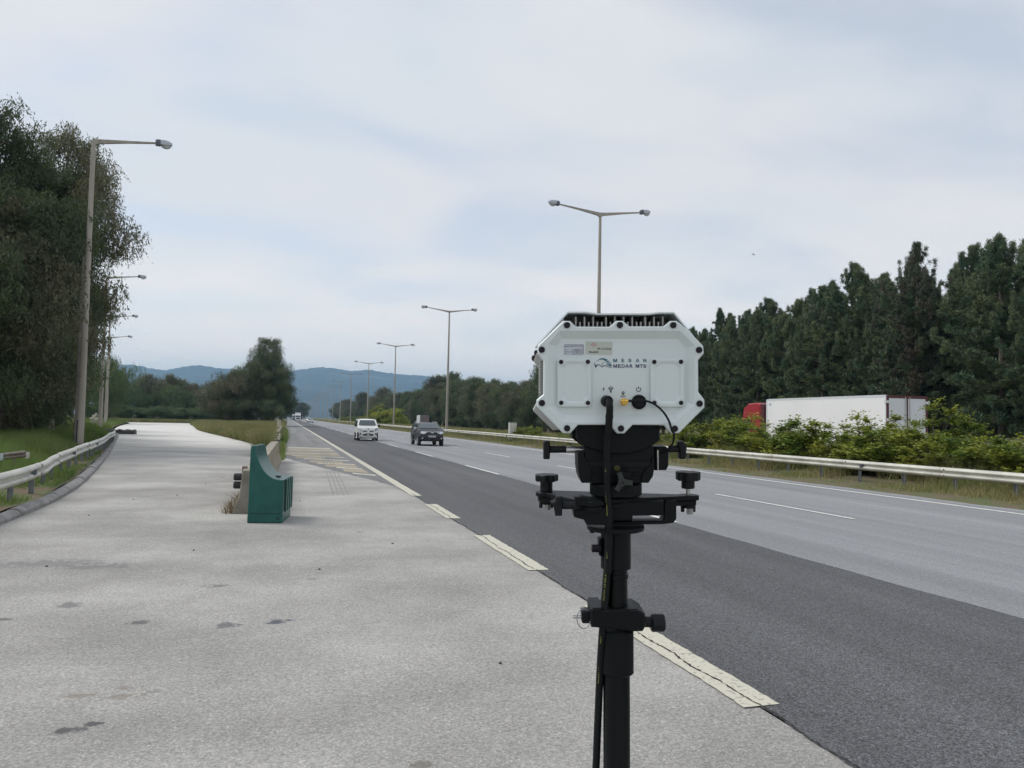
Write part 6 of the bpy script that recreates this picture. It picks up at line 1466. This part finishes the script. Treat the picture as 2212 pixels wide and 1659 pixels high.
# lower head: cup, plate, hook bracket, knob
PB('cup_plate', [(618, 795), (690, 782), (940, 858), (940, 888), (850, 905), (640, 885), (618, 870)], -14, 20, ch=2)
PB('cup', [(590, 935), (690, 932), (700, 905), (960, 905), (1045, 930), (1045, 1110), (745, 1108), (712, 1050), (605, 1022)], 4, 60, ch=3)
PB('lower_block', [(1030, 850), (1612, 838), (1612, 1000), (1262, 1004), (1262, 1062), (1030, 1062)], 30, 96, ch=1.5)
PB('hook_bracket', [(1640, 838), (1756, 832), (1756, 1040), (1722, 1085), (1610, 1100), (1042, 1108), (1042, 1066), (1300, 1062), (1590, 1060), (1612, 1035), (1616, 870)], 40, 78, ch=2)
cyl2('knob_sleeve', (470, 890), (640, 890), 7.8, -2, 'knob')
PB('pan_knob', [(400, 790), (462, 786), (472, 800), (470, 900), (468, 1005), (392, 1008), (385, 960), (372, 900), (342, 870), (345, 850), (388, 832)], -14, 12, 'knob', ch=3)
p = back(s2(1068, 1128), Y0); mb = MB(); mb.cyl((p[0], Y0, p[1]-5), (p[0], Y0, p[1]+5), 64, n=36, ch=1.5); mb.build('column_flange', M['black'], stand, smooth=True)
cyl2('flange_bolt', (805, 1150), (805, 1195), 6.0, 40, 'bolt', n=6); cyl2('flange_bolt', (1330, 1150), (1330, 1170), 6, 80, 'bolt', n=6)
# column: from the flange down to the spread legs, tilted to stand upright
ax0 = back(s2(1070, 1150), Y0)
def axis(z): return (ax0[0] + (ax0[1]-z)*-.004, Y0 - (ax0[1]-z)*.050, z)
def col_(name, za, zb, r, m='black', n=28, ch=1.0, dx_=0, r1=None):
    a, b = axis(za), axis(zb); mb = MB(); mb.cyl((a[0]+dx_, a[1], a[2]), (b[0]+dx_, b[1], b[2]), r, r1, n=n, ch=ch); return mb.build(name, M[m], stand, smooth=True)
def zf(f, b, y=Y0): return back(f(0, b), y)[1]
col_('column_head', zf(s2, 1146), zf(s2, 1592), 33.5, ch=2, dx_=0)
bo_ = cyl2('clamp_bolt', (800, 1368), (908, 1368), 9.5, 50, 'bolt', n=6); cyl2('bolt_tip', (788, 1366), (812, 1366), 4.5, 50, 'rust', n=8, par=bo_)
PB('clamp_tab', [(880, 1268), (912, 1262), (912, 1465), (885, 1450)], 44, 74, ch=1)
dxc = (s3(556, 0)[0]*1.037+9.6) - ax0[0]
col_('inner_tube', zf(s2, 1588), zf(s3, 420), 24.5, 'black_g', dx_=1.5)
col_('tube_collar', zf(s3, 108), zf(s3, 150), 26.6, 'black_g', dx_=1.5)
col_('clamp_sleeve', zf(s3, 545), zf(s3, 884), 36.0, ch=2.5, dx_=3)
col_('outer_tube', zf(s3, 880), -1490, 29.5, 'black_g', dx_=1)
# clamp band with its pin, ring and knob
PB('clamp_band', [(357, 405), (372, 392), (446, 390), (446, 412), (652, 402), (720, 400), (786, 440), (786, 545), (768, 577), (690, 580), (430, 550), (360, 545)], 16, 104, f=s3, ch=3)
PB('clamp_slot', [(655, 408), (735, 412), (742, 432), (655, 424)], 13, 17, 'black_r', f=s3, ch=.4)
PB('pin_block', [(283, 418), (360, 415), (360, 515), (292, 515), (283, 500)], 44, 76, 'knob', f=s3, ch=2)
cyl2('lock_pin', (213, 460), (288, 460), 4.2, 58, 'steel', f=s3); 
c = back(s3(298, 476), 46); mb = MB(); mb.tube([(c[0]+15*cos(a), 46+6*sin(a), c[1]+20*sin(a)) for a in np.linspace(0, 2*pi, 25)], 1.3, 6, cap=False); mb.build('pin_ring', M['rim'], stand, smooth=True)
cyl2('knob_neck', (782, 500), (840, 500), 12, 58, 'knob', f=s3)
p = back(s3(832, 508), 58); q = back(s3(938, 508), 58); mb = MB(); mb.cyl((p[0], 58, p[1]), (q[0], 58, q[1]), 20, n=9, ch=2.5); mb.build('clamp_knob', M['knob'], stand)
# legs: hub, spreader and three legs to the ground
def to_ground(dx_, dy_):
    """point on the ground offset from the column foot"""
    base = stand.matrix_world @ Vector(axis(-1700)); g_ = Vector((base.x+dx_, base.y+dy_, .012)); return stand.matrix_world.inverted() @ g_
a = axis(-1010); mb = MB(); mb.cyl((a[0], a[1], a[2]-28), (a[0], a[1], a[2]+28), 42, n=24, ch=3); mb.build('leg_hub', M['black'], stand, smooth=True)
for k in range(3):
    an = Rd(100+120*k); t_ = to_ground(.52*cos(an), .52*sin(an)); mb = MB(); s_ = Vector(a); mb.cyl(s_, t_, 14, n=14); lo = mb.build('leg', M['black_g'], stand, smooth=True)
    d = (t_-s_).normalized(); mb = MB(); mb.cyl(t_-d*50, t_+d*1, 19, 17, n=14, ch=2); mb.build('rubber_foot', M['black_r'], lo, smooth=True)
    b0 = Vector(axis(-1480)); m_ = s_.lerp(t_, .72); mb = MB(); mb.cyl(b0, m_, 7, n=8); mb.build('brace', M['black'], stand)
